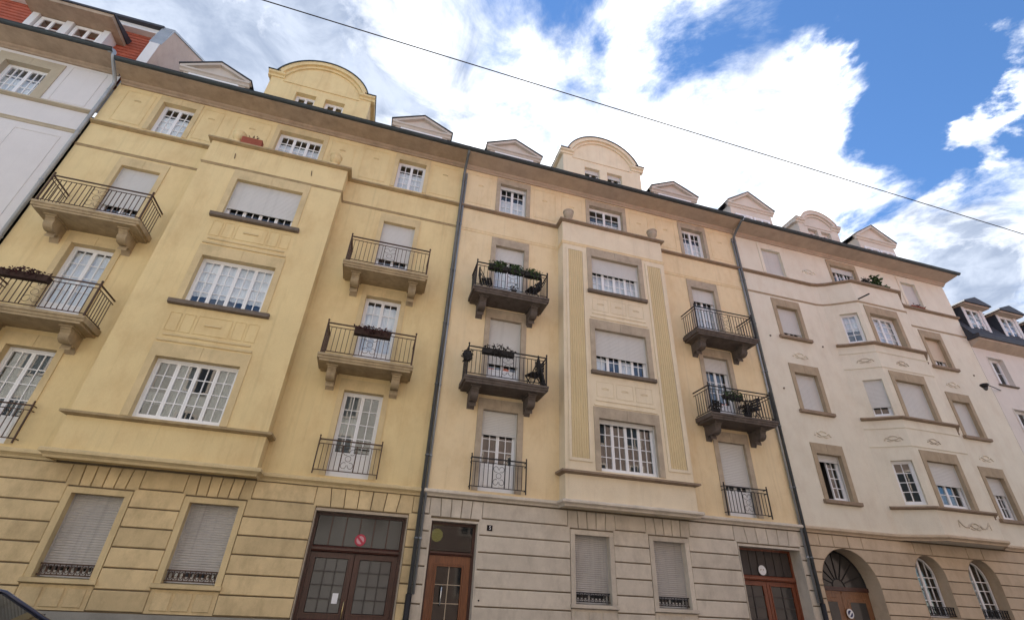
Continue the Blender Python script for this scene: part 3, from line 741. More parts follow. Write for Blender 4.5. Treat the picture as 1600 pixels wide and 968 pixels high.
MB().sweep([(bay[0], -.02), (bay[0], -.48), (bay[1], -.48), (bay[1], -.02)], ledge_prof(4.88, .13, .08)).obj('bay_ledge', 'yellow_ledge_shaded', bayo)
MB().sweep(plan, ledge_prof(14.03, .12, .08)).obj('string_course', 'yellow_ledge_shaded', B1)
MB().sweep(plan, band_prof(13.0, .022, .08)).obj('band_course', 'yellow_ledge_shaded', B1)
# relief friezes between the bay windows
for zb in (6.93, 10.06):
    cx = (bw[0]+bw[1])/2; y = -.48; k_ = 1.12
    MB().box(cx-k_, cx+k_, y-.03, y, zb-.06, zb).obj('frieze_band', YT, bayo)
    MB().box(cx-k_+.08, cx+k_-.08, y-.024, y, zb+.10, zb+.15).obj('frieze_band', YT, bayo)
    for sx in (-.95, -.62, .62, .95): frame_relief(bayo, cx+sx-.14, cx+sx+.14, zb+.24, zb+.78, y, 'yellow_wall', .02, .014)
    frame_relief(bayo, cx-.42, cx+.42, zb+.24, zb+.78, y, 'yellow_wall', .02, .014)
    MB().box(cx-.2, cx+.2, y-.03, y, zb+.50, zb+.55).obj('relief_ornament', YT, bayo)
for (a, b_) in ((-10.2, -9.35), (-7.85, -7.2), (-6.8, -5.65), (-3.6, -2.75), (-2.45, -1.5), (.1, 1.1)):
    frame_relief(B1, a, b_, 14.25, 15.7, 0, 'yellow_wall', .02, .012); rosette(B1, (a+b_)/2, 15.3, 0, YT, .1)
for x in (-6.28, -3.2): urn(B1, x, -.44, 14.03, 'yellow_wall')
for x in (-6.1, -3.75): MB().bar((x, -.485, 13.35), (x-.03, -.5, 13.55), .01).obj('wall_hook', 'iron_rust', bayo)
for x in (-8.65, -.74):
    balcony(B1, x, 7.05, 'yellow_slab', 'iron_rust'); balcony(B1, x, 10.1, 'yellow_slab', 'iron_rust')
    juliet(B1, x+.03, 4.12, 'iron_rust')
eaves(B1, -10.5, 1.325, 'soffit_brown', 'gutter'); roof(B1, -10.5, 1.325)
ped_dormer(B1, -8.4, .42, 1.2, 18.02, 18.72, 'dormer_backlit'); ped_dormer(B1, -.6, .42, 1.2, 18.02, 18.72, 'dormer_backlit')
arch_dormer(B1, -4.6, .1, 1.85, 18.52, 1.08, 'yellow_wall', 'gutter', [(-5.43, -4.70), (-4.36, -3.64)])
gw = [(-6.36, -5.32), (-3.99, -2.93)]
MB().panel((X0, .045), (X1, .045), .12, 3.86, [(a-.12-X0, b_+.12-X0, 1.5, 3.33) for a, b_ in gw]+[(-1.23-X0, 1.05-X0, .12, 3.3)], .3).obj('ground_floor_wall', 'joint', B1)
blocks(B1, X0, X1, [(a-.14, b_+.14, 1.03, 3.37, 6) for a, b_ in gw]+[(-1.23, 1.05, 0, 3.37, 7)], 'yellow_block')
for a, b_ in gw: gf_window(B1, a, b_, 'yellow_trim', 'yellow_block', 'iron_rust')
plinth(B1, X0, X1, [(-1.23, 1.05)])
carriage(B1, -1.2, 1.02, .30, 'wood_dark', 'glass_frosted', 'cream_trim')
interior(B1, X0+.05, X1-.05, FL, 15.9)

# ================================================================== building 2 : cream
B2 = empty('apartment_building', 'cream apartment building with yellow fluted pilasters and dark balconies, in the middle', 'building')
X0, X1 = 1.335, 13.36
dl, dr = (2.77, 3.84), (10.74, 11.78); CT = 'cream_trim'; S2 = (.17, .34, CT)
holes = []
for a, b_ in (dl, dr):
    for z0, z1 in FD: holes.append(sh_(a, b_, z0, z1, .17, .34))
    holes.append(sh_(a, b_, 14.14, 15.55, .15, .28))
holes.append(sh_(6.5, 7.98, 14.14, 15.55, .15, .28))
bay = (5.15, 9.28); bw = (6.26, 8.16); bz2 = [(4.88, 6.44), (8.0, 9.53), (11.07, 12.56)]
bayo = upper_walls(B2, X0, X1, 'cream_wall', holes, bay, [sh_(bw[0], bw[1], z0, z1, .17, .35) for z0, z1 in bz2], 'cream_light')
for (a, b_), shs in ((dl, (.30, .66, .24)), (dr, (.60, .22, .24))):
    for (z0, z1), q, pn in zip(FD, shs, (.75, .6, .55)):
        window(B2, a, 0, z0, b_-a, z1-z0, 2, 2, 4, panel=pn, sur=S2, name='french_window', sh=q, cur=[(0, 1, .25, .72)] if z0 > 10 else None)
window(B2, dl[0], 0, 14.14, 1.07, 1.41, 2, 2, 4, sur=(.15, .28, CT), sh=.1, cur=[(0, 1, 0, .62)])
window(B2, 6.5, 0, 14.14, 1.48, 1.41, 2, 2, 4, sur=(.15, .28, CT), cur=[(0, 1, 0, .55)])
window(B2, dr[0], 0, 14.14, 1.04, 1.41, 2, 2, 4, sur=(.15, .28, CT), cur=[(0, 1, 0, .62)])
BS = (.17, .35, CT)
window(B2, bw[0], -.48, 4.88, 1.9, 1.56, 4, 2, 4, sur=BS, sh=.07)
window(B2, bw[0], -.48, 8.0, 1.9, 1.53, 4, 2, 4, sur=BS, sill=(.2, .12, .11, 'sill_dark'), sh=.60, cur=[(0, .25, 0, .4), (.5, .75, 0, .4)])
window(B2, bw[0], -.48, 11.07, 1.9, 1.49, 4, 2, 4, sur=BS, sill=(.2, .12, .11, 'sill_dark'), sh=.42, cur=[(0, 1, 0, .6)])
plan = [(X0, 0), (bay[0], 0), (bay[0], -.48), (bay[1], -.48), (bay[1], 0), (X1, 0)]
MB().sweep(plan, cornice_prof(4.02, .13, .17)).obj('cornice', 'cream_block', B2)
MB().sweep([(bay[0], -.02), (bay[0], -.48), (bay[1], -.48), (bay[1], -.02)], ledge_prof(4.82, .14, .08)).obj('bay_ledge', 'brown_ledge', bayo)
MB().sweep(plan, ledge_prof(14.03, .12, .08)).obj('string_course', 'brown_ledge', B2)
MB().sweep(plan, band_prof(13.0, .025, .11)).obj('band_course', 'cream_wall', B2)
for (a, b_) in ((5.36, 5.9), (8.55, 9.1)):
    b = MB(); y = -.48; z0, z1 = 5.18, 12.65; n = 7; p = (b_-a)/n
    vs_ = []
    for k in range(n):
        for j in range(7):
            t_ = j/6; vs_.append((a+(k+t_)*p, y-.006-.02*math.sqrt(max(0, 1-(2*t_-1)**2))))
    m_ = len(vs_)
    b.add([(x, yy, z0) for x, yy in vs_]+[(x, yy, z1) for x, yy in vs_], [(i, i+1, m_+i+1, m_+i) for i in range(m_-1)])
    b.obj('pilaster', 'cream_flute', bayo)
    frame_relief(bayo, a-.09, b_+.09, z0-.09, z1+.09, y, 'cream_light', .085, .03, 'pilaster_frame')
for zb in (6.86, 9.98):
    cx = (bw[0]+bw[1])/2; y = -.48; k_ = 1.08
    MB().box(cx-k_, cx+k_, y-.028, y, zb-.03, zb+.02).obj('frieze_band', 'cream_light', bayo)
    MB().box(cx-k_+.06, cx+k_-.06, y-.022, y, zb+.13, zb+.17).obj('frieze_band', 'cream_light', bayo)
    for sx in (-.68, .68): frame_relief(bayo, cx+sx-.3, cx+sx+.3, zb+.27, zb+.78, y, 'cream_light', .018, .011)
    frame_relief(bayo, cx-.3, cx+.3, zb+.27, zb+.78, y, 'cream_light', .018, .011)
    for sx in (-.68, 0, .68): rosette(bayo, cx+sx, zb+.55, y, 'cream_light', .12)
for (a, b_) in ((1.55, 2.45), (4.15, 5.05), (5.3, 6.2), (8.3, 9.15), (9.5, 10.4), (12.1, 13.1)):
    frame_relief(B2, a, b_, 14.25, 15.7, 0, 'cream_wall', .018, .010); rosette(B2, (a+b_)/2, 15.2, 0, 'cream_wall', .1)
for x in (5.42, 9.0): urn(B2, x, -.42, 14.03, CT)
for x in (3.23, 11.28):
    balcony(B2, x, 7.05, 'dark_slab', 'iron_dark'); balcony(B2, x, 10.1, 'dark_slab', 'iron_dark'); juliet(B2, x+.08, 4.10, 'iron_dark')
eaves(B2, 1.325, 13.36, 'soffit_tan', 'gutter'); roof(B2, 1.325, 13.36)
ped_dormer(B2, 3.36, .42, 1.2, 18.02, 18.72, 'dormer_backlit'); ped_dormer(B2, 11.1, .42, 1.2, 18.02, 18.72, 'dormer_backlit')
arch_dormer(B2, 7.3, .1, 1.85, 18.52, 1.08, 'cream_light', 'slate', [(6.44, 7.14), (7.50, 8.20)])
gw = [(5.60, 6.63), (8.0, 9.02)]
MB().panel((X0, .045), (X1, .045), .12, 3.86, [(a-.12-X0, b_+.12-X0, 1.5, 3.33) for a, b_ in gw]+[(1.62-X0, 2.9-X0, .12, 3.3), (10.82-X0, 13.08-X0, .12, 3.32)], .3).obj('ground_floor_wall', 'joint', B2)
blocks(B2, X0, X1, [(a-.14, b_+.14, 1.03, 3.37, 5) for a, b_ in gw]+[(1.62, 2.9, 0, 3.37, 5), (10.82, 13.08, 0, 3.37, 6)], 'cream_block')
for a, b_ in gw: gf_window(B2, a, b_, 'cream_block', 'cream_block', 'iron_dark')
plinth(B2, X0, X1, [(1.62, 2.9), (10.82, 13.08)])
carriage(B2, 10.85, 13.05, .42, 'wood_red', 'glass_pattern', 'cream_block', cols=2, fan=7, fm='wood_grey')
# entrance door with a fanlight
dg = empty_part('entrance_door', B2); y = .26
MB().box(1.60, 1.651, 0, y+.1, .12, 3.32).box(2.869, 2.92, 0, y+.1, .12, 3.32).box(1.651, 2.869, 0, y+.1, 3.27, 3.32).obj('door_reveal', 'cream_block', dg)
MB().box(1.652, 1.72, y, y+.09, .12, 3.27).box(2.80, 2.868, y, y+.09, .12, 3.27).box(1.72, 2.80, y, y+.09, 3.2, 3.27).prism_x([(y+.09, 2.50), (y-.03, 2.50), (y-.05, 2.54), (y-.05, 2.58), (y+.09, 2.60)], 1.72, 2.80).obj('door_frame', 'wood_dark', dg)
MB().box(1.725, 2.795, y+.03, y+.036, 2.605, 3.195).obj('pane', 'glass_door', dg)
lf = MB(); a, b_ = 1.725, 2.795; gx0, gx1, gz0, gz1 = 1.935, 2.585, 1.05, 2.25
lf.box(a, gx0, y+.015, y+.075, .14, 2.495); lf.box(gx1, b_, y+.015, y+.075, .14, 2.495); lf.box(gx0, gx1, y+.015, y+.075, gz1, 2.495); lf.box(gx0, gx1, y+.015, y+.075, .14, gz0)
for i, s_ in enumerate((.0, .045)):
    q = (gx0-.075+s_, gx1+.075-s_, gz0-.075+s_, gz1+.075-s_); t_ = .03; yy = y-.01-.0*i; y2 = y+.015
    lf.box(q[0], q[0]+t_, yy, y2, q[2], q[3]); lf.box(q[1]-t_, q[1], yy, y2, q[2], q[3]); lf.box(q[0]+t_, q[1]-t_, yy, y2, q[3]-t_, q[3]); lf.box(q[0]+t_, q[1]-t_, yy, y2, q[2], q[2]+t_)
lf.cbox(a+.16, b_-.16, y-.002, y+.015, .3, .85, .02)
lo = lf.obj('door_leaf', 'wood_orange', dg)
ib = MB(); ib.box((gx0+gx1)/2-.011, (gx0+gx1)/2+.011, y+.02, y+.06, gz0, gz1)
for k in (1, 2): ib.box(gx0, gx1, y+.021, y+.059, gz0+(gz1-gz0)*k/3-.009, gz0+(gz1-gz0)*k/3+.009)
ib.obj('glazing_bars', 'cream_trim', lo)
for c in range(2):
    for k in range(3):
        pw, ph = (gx1-gx0)/2, (gz1-gz0)/3
        MB().box(-pw/2+.011, pw/2-.011, -.003, .003, -ph/2+.01, ph/2-.01).obj('pane', 'glass_door', lo, (gx0+(c+.5)*pw, y+.04, gz0+(k+.5)*ph))
MB().tube([(2.10, y-.02, 1.40), (2.10, y-.075, 1.42), (2.10, y-.08, 1.6), (2.10, y-.075, 1.79), (2.10, y-.02, 1.81)], .017, 8).obj('pull_handle', 'steel', lo)
MB().disc(3.02, 1.55, .022, -.012, .0, 12).obj('bell_button', 'iron_dark', B2)
interior(B2, X0+.05, X1-.05, FL, 15.9)

# ================================================================== building 3 : pale, canted bay
B3 = empty('apartment_building', 'pale apartment building with canted bay and arched ground floor openings', 'building')
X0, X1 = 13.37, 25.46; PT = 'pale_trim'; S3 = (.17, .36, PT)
J = [(16.9, 0), (17.2, -.06), (17.5, -.22), (18.25, -.80), (20.85, -.80), (21.6, -.22), (21.9, -.06), (22.2, 0)]
wl, wr = (14.73, 15.78), (22.60, 23.56)
WZ = [(4.92, 6.45), (8.02, 9.51), (11.08, 12.48)]
holes = []
for a, b_ in (wl, wr):
    for z0, z1 in WZ: holes.append(sh_(a, b_, z0, z1, .17, .36))
    holes.append(sh_(a, b_-.04, 14.14, 15.46, .15, .28))
holes.append(sh_(18.48, 19.86, 14.14, 15.46, .15, .28))
holes += [(17.6, 21.5, z0-.3, z1+.4) for z0, z1 in WZ]
MB().panel((X0, 0), (X1, 0), 3.98, 15.9, [(a-X0, b_-X0, c, d) for a, b_, c, d in holes], .3).box(X1-.02, X1, .001, 9, .2, 16.0).obj('wall', 'pale_wall', B3)
fw_ = (18.66, 20.08); nu = (.16, .80)
b = MB(); BT = 14.0
for i in range(len(J)-1):
    hs = []
    if i == 3: hs = [sh_(fw_[0]-18.25, fw_[1]-18.25, z0, z1, .17, .36) for z0, z1 in WZ]
    if i in (2, 4): hs = [(nu[0], nu[1], z0+.03, z1-.02) for z0, z1 in WZ]
    b.panel(J[i], J[i+1], 3.86, BT, hs, .3)
b.add([(x, y, 3.86) for x, y in J], [tuple(range(len(J)-1, -1, -1))]); b.add([(x, y, BT) for x, y in J], [tuple(range(len(J)))])
bayo = b.obj('bay', 'pale_wall', B3)
ang = math.atan2(-.80+.22, 18.25-17.5); cd_ = Vector((18.25-17.5, -.58)).normalized()
nx, ny = 17.5+cd_.x*nu[0], -.22+cd_.y*nu[0]
for (z0, z1), q, qf in zip(WZ, (0, .74, 0), (.5, .93, 0)):
    window(B3, nx, ny, z0+.03, nu[1]-nu[0], z1-z0-.05, 1, 2, 4, rz=ang, sh=q, depth=.18, cur=[(0, 1, .45, 1)] if z0 > 11 else None)
    window(B3, fw_[0], -.80, z0, fw_[1]-fw_[0], z1-z0, 2, 2, 4, sur=S3, sh=qf, depth=.22, cur=[(0, 1, .0, .96)] if z0 > 11 else None)
nx2, ny2 = 20.85+(.75/.948)*.15, -.80+(.58/.948)*.15
for (z0, z1) in WZ: window(B3, nx2, ny2, z0+.03, nu[1]-nu[0], z1-z0-.05, 1, 2, 4, rz=-ang, depth=.18)
for (z0, z1), q, g_ in zip(WZ, (.14, .93, .80), (0, None, None)):
    window(B3, wl[0], 0, z0, wl[1]-wl[0], z1-z0, 2, 2, 4, sur=S3, sh=q, gap=g_, depth=.24, sill=(.24, .12, .12, 'brown_ledge'))
for (z0, z1), q, sm_ in zip(WZ, (.40, .94, .72), ('shutter', 'shutter', 'shutter_beige')):
    window(B3, wr[0], 0, z0, wr[1]-wr[0], z1-z0, 2, 2, 4, sur=S3, sh=q, sm=sm_, depth=.24, sill=(.24, .12, .12, 'brown_ledge'))
for a, b_, q in ((wl[0], wl[1]-.04, .93), (18.48, 19.86, .2), (wr[0], wr[1]-.04, .96)):
    window(B3, a, 0, 14.14, b_-a, 1.32, 2 if b_-a < 1.2 else 3, 2, 3, sur=(.15, .28, 'pale_wall' if q > .5 else PT), sh=q)
plan = [(X0, 0)]+J+[(X1, 0)]
MB().sweep(plan, cornice_prof(4.02, .13, .18)).obj('cornice', 'pale_block', B3)
MB().sweep([(X0, 0)]+J+[(X1, 0)], ledge_prof(14.03, .12, .08)).obj('string_course', 'brown_ledge', B3)
MB().sweep(plan, band_prof(13.0, .022, .07)).obj('band_course', PT, B3)
Jb = J[1:-1]
for z0, z1 in WZ:
    MB().sweep(Jb, ledge_prof(z0-.02, .13, .08)).obj('bay_ledge', 'brown_ledge', bayo)
    if z0 > 5:
        MB().sweep(Jb, band_prof(z0-.42, .018, .05)).obj('bay_band', 'pale_wall', bayo); MB().sweep(Jb, band_prof(z0-1.08, .018, .05)).obj('bay_band', 'pale_wall', bayo)
def cartouche(parent, x, y, z, mat, s_=1., rz=0., swag=False):
    b = MB(); b.tube([(s_*.15*math.cos(k*.524), -.006, s_*.07*math.sin(k*.524)) for k in range(12)], .022*s_, 6, True)
    for q in (-1, 1):
        b.tube([(q*s_*(.16+.13*k/6), -.006, s_*(.05*math.sin(k/6*math.pi*1.4)-.03)) for k in range(7)], .022*s_, 6)
        b.tube([(q*s_*.02, -.006, -s_*.10), (q*s_*.12, -.006, -s_*.115), (q*s_*.2, -.006, -s_*.09)], .018*s_, 6)
        if swag:
            b.tube([(q*s_*(.2+.42*k/10), -.008, s_*(.02-.13*math.sin(k/10*math.pi)+.10*k/10)) for k in range(11)], .022*s_, 5)
            b.tube([(q*s_*.62, -.006, s_*.10), (q*s_*.65, -.006, -s_*.08)], .016*s_, 5)
    return b.obj('cartouche', mat, parent, (x, y, z), rz)
for z in (7.32, 10.42):
    cartouche(bayo, 19.4, -.80, z-.10, 'pale_relief', 1.05); cartouche(bayo, 17.88, -.51, z-.1, 'pale_relief', 1., ang)
    cartouche(B3, 15.25, 0, z-.12, 'pale_wall', 1.25); cartouche(B3, 23.1, 0, z-.12, 'pale_wall', 1.25)
cartouche(bayo, 19.75, -.80, 4.40, 'pale_relief', 1.1, 0, True)
cartouche(B3, 17.1, 0, 14.75, 'pale_wall', 1.2)
MB().bar((18.35, -.80, 13.1), (18.28, -1.35, 13.02), .022).obj('cable_anchor', 'iron_dark', bayo)
for x, z in ((14.05, 10.95), (16.55, 10.9), (14.05, 8.75), (24.7, 10.95)): MB().disc(x, z, .035, -.03, 0, 10).obj('wall_tie', 'sill_dark', B3)
eaves(B3, 13.36, 25.55, 'soffit_tan', 'gutter', 15.86, .80, 25.62); roof(B3, 13.36, 25.5, 'slate', 16.08)
ped_dormer(B3, 15.35, .42, 1.30, 18.42, 19.38, 'dormer_shaded', 'pipe', 2, .42); ped_dormer(B3, 23.0, .42, 1.30, 18.42, 19.38, 'dormer_shaded', 'pipe', 2, .42)
arch_dormer(B3, 19.3, .5, 1.22, 18.5, .55, 'dormer_shaded', 'dormer_shaded', [(18.6, 19.2), (19.4, 20.0)], 18.1, .95)
# ground floor with round arches
ARCH = [(14.75, 1.10, 2.34, .12), (18.12, .63, 2.82, 1.70), (20.44, .66, 2.80, 1.70)]  # centre, radius, spring, bottom
ZC3 = [1.03, 1.33, 1.69, 2.03, 2.38, 2.73, 3.09, 3.46, 3.83]
def gf3():
    g = MB(); YB = .045
    xs = [X0]+[v for c, r, s_, b_ in ARCH for v in (c-r, c+r)]+[X1]
    for i in range(0, len(xs), 2): g.add([(xs[i], YB, .12), (xs[i+1], YB, .12), (xs[i+1], YB, 3.86), (xs[i], YB, 3.86)], [(0, 1, 2, 3)])
    for c, r, s_, b_ in ARCH:
        ap = arch_pts(c, s_, r, math.pi, 0, 20)
        for k in range(20): g.add([(ap[k][0], YB, ap[k][1]), (ap[k+1][0], YB, ap[k+1][1]), (ap[k+1][0], YB, 3.86), (ap[k][0], YB, 3.86)], [(0, 1, 2, 3)])
        if b_ > .5: g.add([(c-r, YB, .12), (c+r, YB, .12), (c+r, YB, b_), (c-r, YB, b_)], [(0, 1, 2, 3)])
    g.obj('ground_floor_wall', 'joint', B3)
    for c, r, s_, b_ in ARCH:
        o = MB(); ap = [(c-r, b_)]+arch_pts(c, s_, r, math.pi, 0, 24)+[(c+r, b_)]
        dp = .52 if b_ < .5 else .42
        for k in range(len(ap)-1): o.add([(ap[k][0], .001, ap[k][1]), (ap[k+1][0], .001, ap[k+1][1]), (ap[k+1][0], dp, ap[k+1][1]), (ap[k][0], dp, ap[k][1])], [(0, 3, 2, 1)], True)
        o.obj('arch_reveal', 'pale_block', B3)
    for i in range(len(ZC3)-1):
        z0, z1 = ZC3[i]+.013, ZC3[i+1]-.013
        def half(c, r, s_, z):
            if z <= s_: return r
            q = r*r-(z-s_)**2
            return math.sqrt(q) if q > 0 else 0.
        p = X0+.001; left = None
        act = [(c, r, s_) for c, r, s_, b_ in ARCH if b_ < (z0+z1)/2 and half(c, r, s_, z0) > .06]
        edges = [('flat', X0)]
        seg = []
        cur_l = [(X0, z0), (X0, z1)]
        for c, r, s_ in act:
            n = 6; rr = [(c-half(c, r+.004, s_, z0+(z1-z0)*k/n), z0+(z1-z0)*k/n) for k in range(n+1)]
            if half(c, r, s_, z1) <= 0: rr = [q for q in rr if q[0] < c-.02]+[(c-.008, max(s_+r+.01, z0+.1)), (c-.008, z1)]
            seg.append((cur_l, rr)); 
            ll = [(2*c-x, z) for x, z in rr]; cur_l = ll
        seg.append((cur_l, [(X1, z0), (X1, z1)]))
        for l_, r_ in seg:
            poly = r_+l_[::-1]
            poly = [q for k, q in enumerate(poly) if k == 0 or (abs(q[0]-poly[k-1][0])+abs(q[1]-poly[k-1][1])) > .004]
            if i == len(ZC3)-2 and len(l_) == 2 and len(r_) == 2 and not act:
                xs_ = [X0, 13.9, 14.45, 15.05, 15.6, 17.75, 18.5, 20.1, 20.8, X1]
                for k in range(len(xs_)-1): MB().cbox(xs_[k]+.01, xs_[k+1]-.01, 0, .045, z0, z1, .012).obj('stone_block', 'pale_block', B3)
            else: MB().prism(poly, 0, .045, .010).obj('stone_block', 'pale_block', B3)
gf3(); plinth(B3, X0, X1, [(13.65, 15.85)])
# arched door
c, r, s_ = ARCH[0][:3]; y = .5; dg3 = empty_part('arched_door', B3)
MB().box(c-r+.002, c+r-.002, y-.03, y+.08, s_-.06, s_+.05).obj('transom_bar', 'wood_dark', dg3)
fp = [(c+r*.99, s_+.052)]+[q for q in arch_pts(c, s_, r*.99, .05, math.pi-.05, 22)]+[(c-r*.99, s_+.052)]
MB().prism(fp, y+.03, y+.04).obj('fanlight', 'glass_pattern', dg3)
b = MB()
for k in range(1, 8):
    a = math.pi*k/8; b.bar((c+.22*math.cos(a), y+.02, s_+.06+.2*math.sin(a)), (c+(r-.04)*math.cos(a), y+.02, s_+(r-.04)*math.sin(a)), .012)
b.tube([(q[0], y+.02, q[1]+.03) for q in arch_pts(c, s_, .24, .1, math.pi-.1, 10)], .014, 5)
b.tube([(q[0], y+.02, q[1]) for q in arch_pts(c, s_, r-.03, .03, math.pi-.03, 24)], .03, 5); b.obj('fanlight_bars', 'iron_dark', dg3)
for l_, e in ((c-r+.01, c-.006), (c+.006, c+r-.01)):
    f = MB(); f.box(l_, e, y+.02, y+.08, .14, s_-.065)
    for q0, q1 in ((.3, 1.0), (1.15, 2.1)):
        f.cbox(l_+.14, e-.14, y-.0, y+.02, q0, q1, .02); f.cbox(l_+.22, e-.22, y-.012, y-.0, q0+.1, q1-.1, .01)
    f.box(l_+.02, e-.02, y-.002, y+.02, s_-.13, s_-.075); lo = f.obj('door_leaf', 'wood_old', dg3)
    MB().box(l_+.24, e-.24, y-.016, y-.0121, 1.27, 1.98).obj('pane', 'glass_pattern', lo)
# arched windows
for c, r, s_, zb in ARCH[1:]:
    y = .34; f = MB(); ri = r-.03
    f.box(c-ri, c-ri+.06, y, y+.06, zb, s_); f.box(c+ri-.06, c+ri, y, y+.06, zb, s_); f.box(c-ri+.06, c+ri-.06, y, y+.06, zb, zb+.07); f.box(c-.045, c+.045, y, y+.06, zb+.07, s_)
    o1 = arch_pts(c, s_, ri, 0, math.pi, 18); o2 = arch_pts(c, s_, ri-.06, 0, math.pi, 18)
    for k in range(18): f.prism([o2[k], o1[k], o1[k+1], o2[k+1]], y, y+.06)
    f.box(c-.045, c+.045, y, y+.06, s_+.001, s_+ri-.05)
    for q in (.34, .68): 
        zz = zb+.07+(s_-zb)*q*1.02; f.box(c-ri+.06, c-.045, y+.012, y+.05, zz-.012, zz+.012); f.box(c+.045, c+ri-.06, y+.012, y+.05, zz-.012, zz+.012)
    f.box(c-ri+.06, c-.045, y+.012, y+.05, s_-.015, s_+.015); f.box(c+.045, c+ri-.06, y+.012, y+.05, s_-.015, s_+.015)
    for q in (-.5, .5): f.box(c+q*ri-.01, c+q*ri+.01, y+.014, y+.048, zb+.07, s_+ri*.75)
    win = f.obj('window', 'white_paint', B3)
    for q in (-1, 1):
        for k in range(3):
            z0 = zb+.07+(s_-zb-.07)*k/3; z1 = zb+.07+(s_-zb-.07)*(k+1)/3
            for h_ in range(2):
                xa = c+q*.05+q*(ri-.11)*h_/2; xb = c+q*.05+q*(ri-.11)*(h_+1)/2; xa, xb = sorted((xa, xb))
                o = MB().box(xa+.004, xb-.004, y+.03, y+.036, z0+.012, z1-.012).obj('pane', 'glass', win)
        fp = [(c+q*.05, s_+.015)]+[(c+q*(ri-.06)*math.sin(t_), s_+.015+(ri-.075)*math.cos(t_)) for t_ in [.08+k*(1.5-.08)/8 for k in range(9)]]
        MB().prism(fp if q < 0 else fp[::-1], y+.03, y+.036).obj('pane', 'glass', win)
    MB().prism_x([(.36, zb), (-.10, zb-.02), (-.10, zb-.10), (0, zb-.12), (.36, zb-.12)], c-r-.06, c+r+.06).obj('sill', 'pale_block', win)
    b = MB(); yy = .12
    b.bar((c-r+.01, yy, zb+.28), (c+r-.01, yy, zb+.28), .013); b.bar((c-r+.01, yy, zb+.05), (c+r-.01, yy, zb+.05), .013)
    for k in range(12):
        xx = c-r+.04+(2*r-.08)*k/11; b.bar((xx, yy, zb+.05), (xx, yy, zb+.28), .009)
    for k in range(11):
        xx = c-r+.04+(2*r-.08)*(k+.5)/11; b.tube([(xx+.04*math.cos(j*.785), yy, zb+.165+.08*math.sin(j*.785)) for j in range(8)], .009, 4, True)
    b.obj('grille', 'iron_dark', win)
interior(B3, X0+.05, X1-.1, FL, 15.8)
# downpipes between the houses
downpipe(B1, -10.62, 1.9, 15.75, 'zinc', -.10); 
downpipe(B1, 1.30, 1.62, 15.6, 'pipe', -.10, .05, True); downpipe(B2, 1.40, 1.62, 15.6, 'zinc', -.06, .035, False, False)
downpipe(B3, 13.33, 1.9, 15.6, 'pipe', -.10, .05); downpipe(B2, 13.23, 1.9, 15.55, 'zinc', -.07, .035, False, False)

# ================================================================== building 0 : grey-white, far left
B0 = empty('apartment_building', 'grey-white apartment building with red mansard roof at the far left edge', 'building')
X0, X1 = -24.0, -10.66
a0 = (-13.70, -12.45)
MB().panel((X0, 0), (X1, 0), .12, 16.35, [sh_(a0[0], a0[1], 14.42, 15.75, .28, .34, ) and (a0[0]-.28-X0, a0[1]+.28-X0, 14.42, 16.09)], .3).obj('wall', 'grey_wall', B0)
window(B0, a0[0], 0, 14.42, a0[1]-a0[0], 1.33, 2, 3, 3, sur=(.28, .34, 'grey_trim'), cur=[(0, 1, 0, .66)])
MB().sweep([(X0, 0), (X1-.02, 0)], ledge_prof(14.36, .12, .08)).obj('string_course', 'grey_trim', B0)
MB().sweep([(X0, 0), (X1-.02, 0)], band_prof(13.46, .03, .12)).obj('band_course', 'grey_trim', B0)
frame_relief(B0, -12.0, -11.0, 14.5, 16.15, 0, 'grey_wall', .025, .012); frame_relief(B0, -12.2, -11.0, 9.0, 13.1, 0, 'grey_wall', .025, .012)
w0 = empty_part('window_box', B0)
eaves(B0, X0, -10.70, 'soffit_brown', 'gutter', 16.28, .80)
MB().prism_x([(-.72, 16.5), (.42, 16.64), (.98, 19.80), (.98, 16.56), (0, 16.56)], X0, -10.93).obj('mansard_roof', 'roof_tile', B0)
b = MB()
rg = random.Random(3)
for k in range(16):
    z = 16.65+k*.197; yy = .425+(z-16.62)*.176
    b.prism_x([(yy-.03, z), (yy-.022, z+.012), (yy+.03, z+.197), (yy+.06, z+.197), (yy+.02, z)], X0, -10.94)
b.obj('tile_course', 'roof_tile', B0)
MB().prism_x([(.72, 19.78), (.72, 20.0), (1.3, 20.02), (1.3, 19.78)][::-1], X0, -10.93).obj('fascia', 'fascia_white', B0)
MB().prism_x([(.55, 20.005), (.55, 20.12), (6, 23.4), (6, 20.0)][::-1], X0, -10.93).obj('upper_roof', 'slate', B0)
fwm = empty_part('fire_wall', B0)
MB().prism_x([(.46, 16.2), (.46, 18.9), (.64, 20.05), (2.95, 21.55), (6.0, 23.6), (6.0, 16.2)][::-1], -10.93, -10.60).obj('fire_wall', 'pink_wall', fwm)
MB().box(-10.935, -10.60, .44, .459, 16.2, 18.9).obj('wall_end', 'fascia_white', fwm)
MB().prism_x([(.44, 18.9), (.60, 20.12), (6.0, 23.72), (6.0, 23.601), (.64, 20.051), (.459, 18.9)][::-1], -10.97, -10.56).obj('coping', 'zinc', fwm)
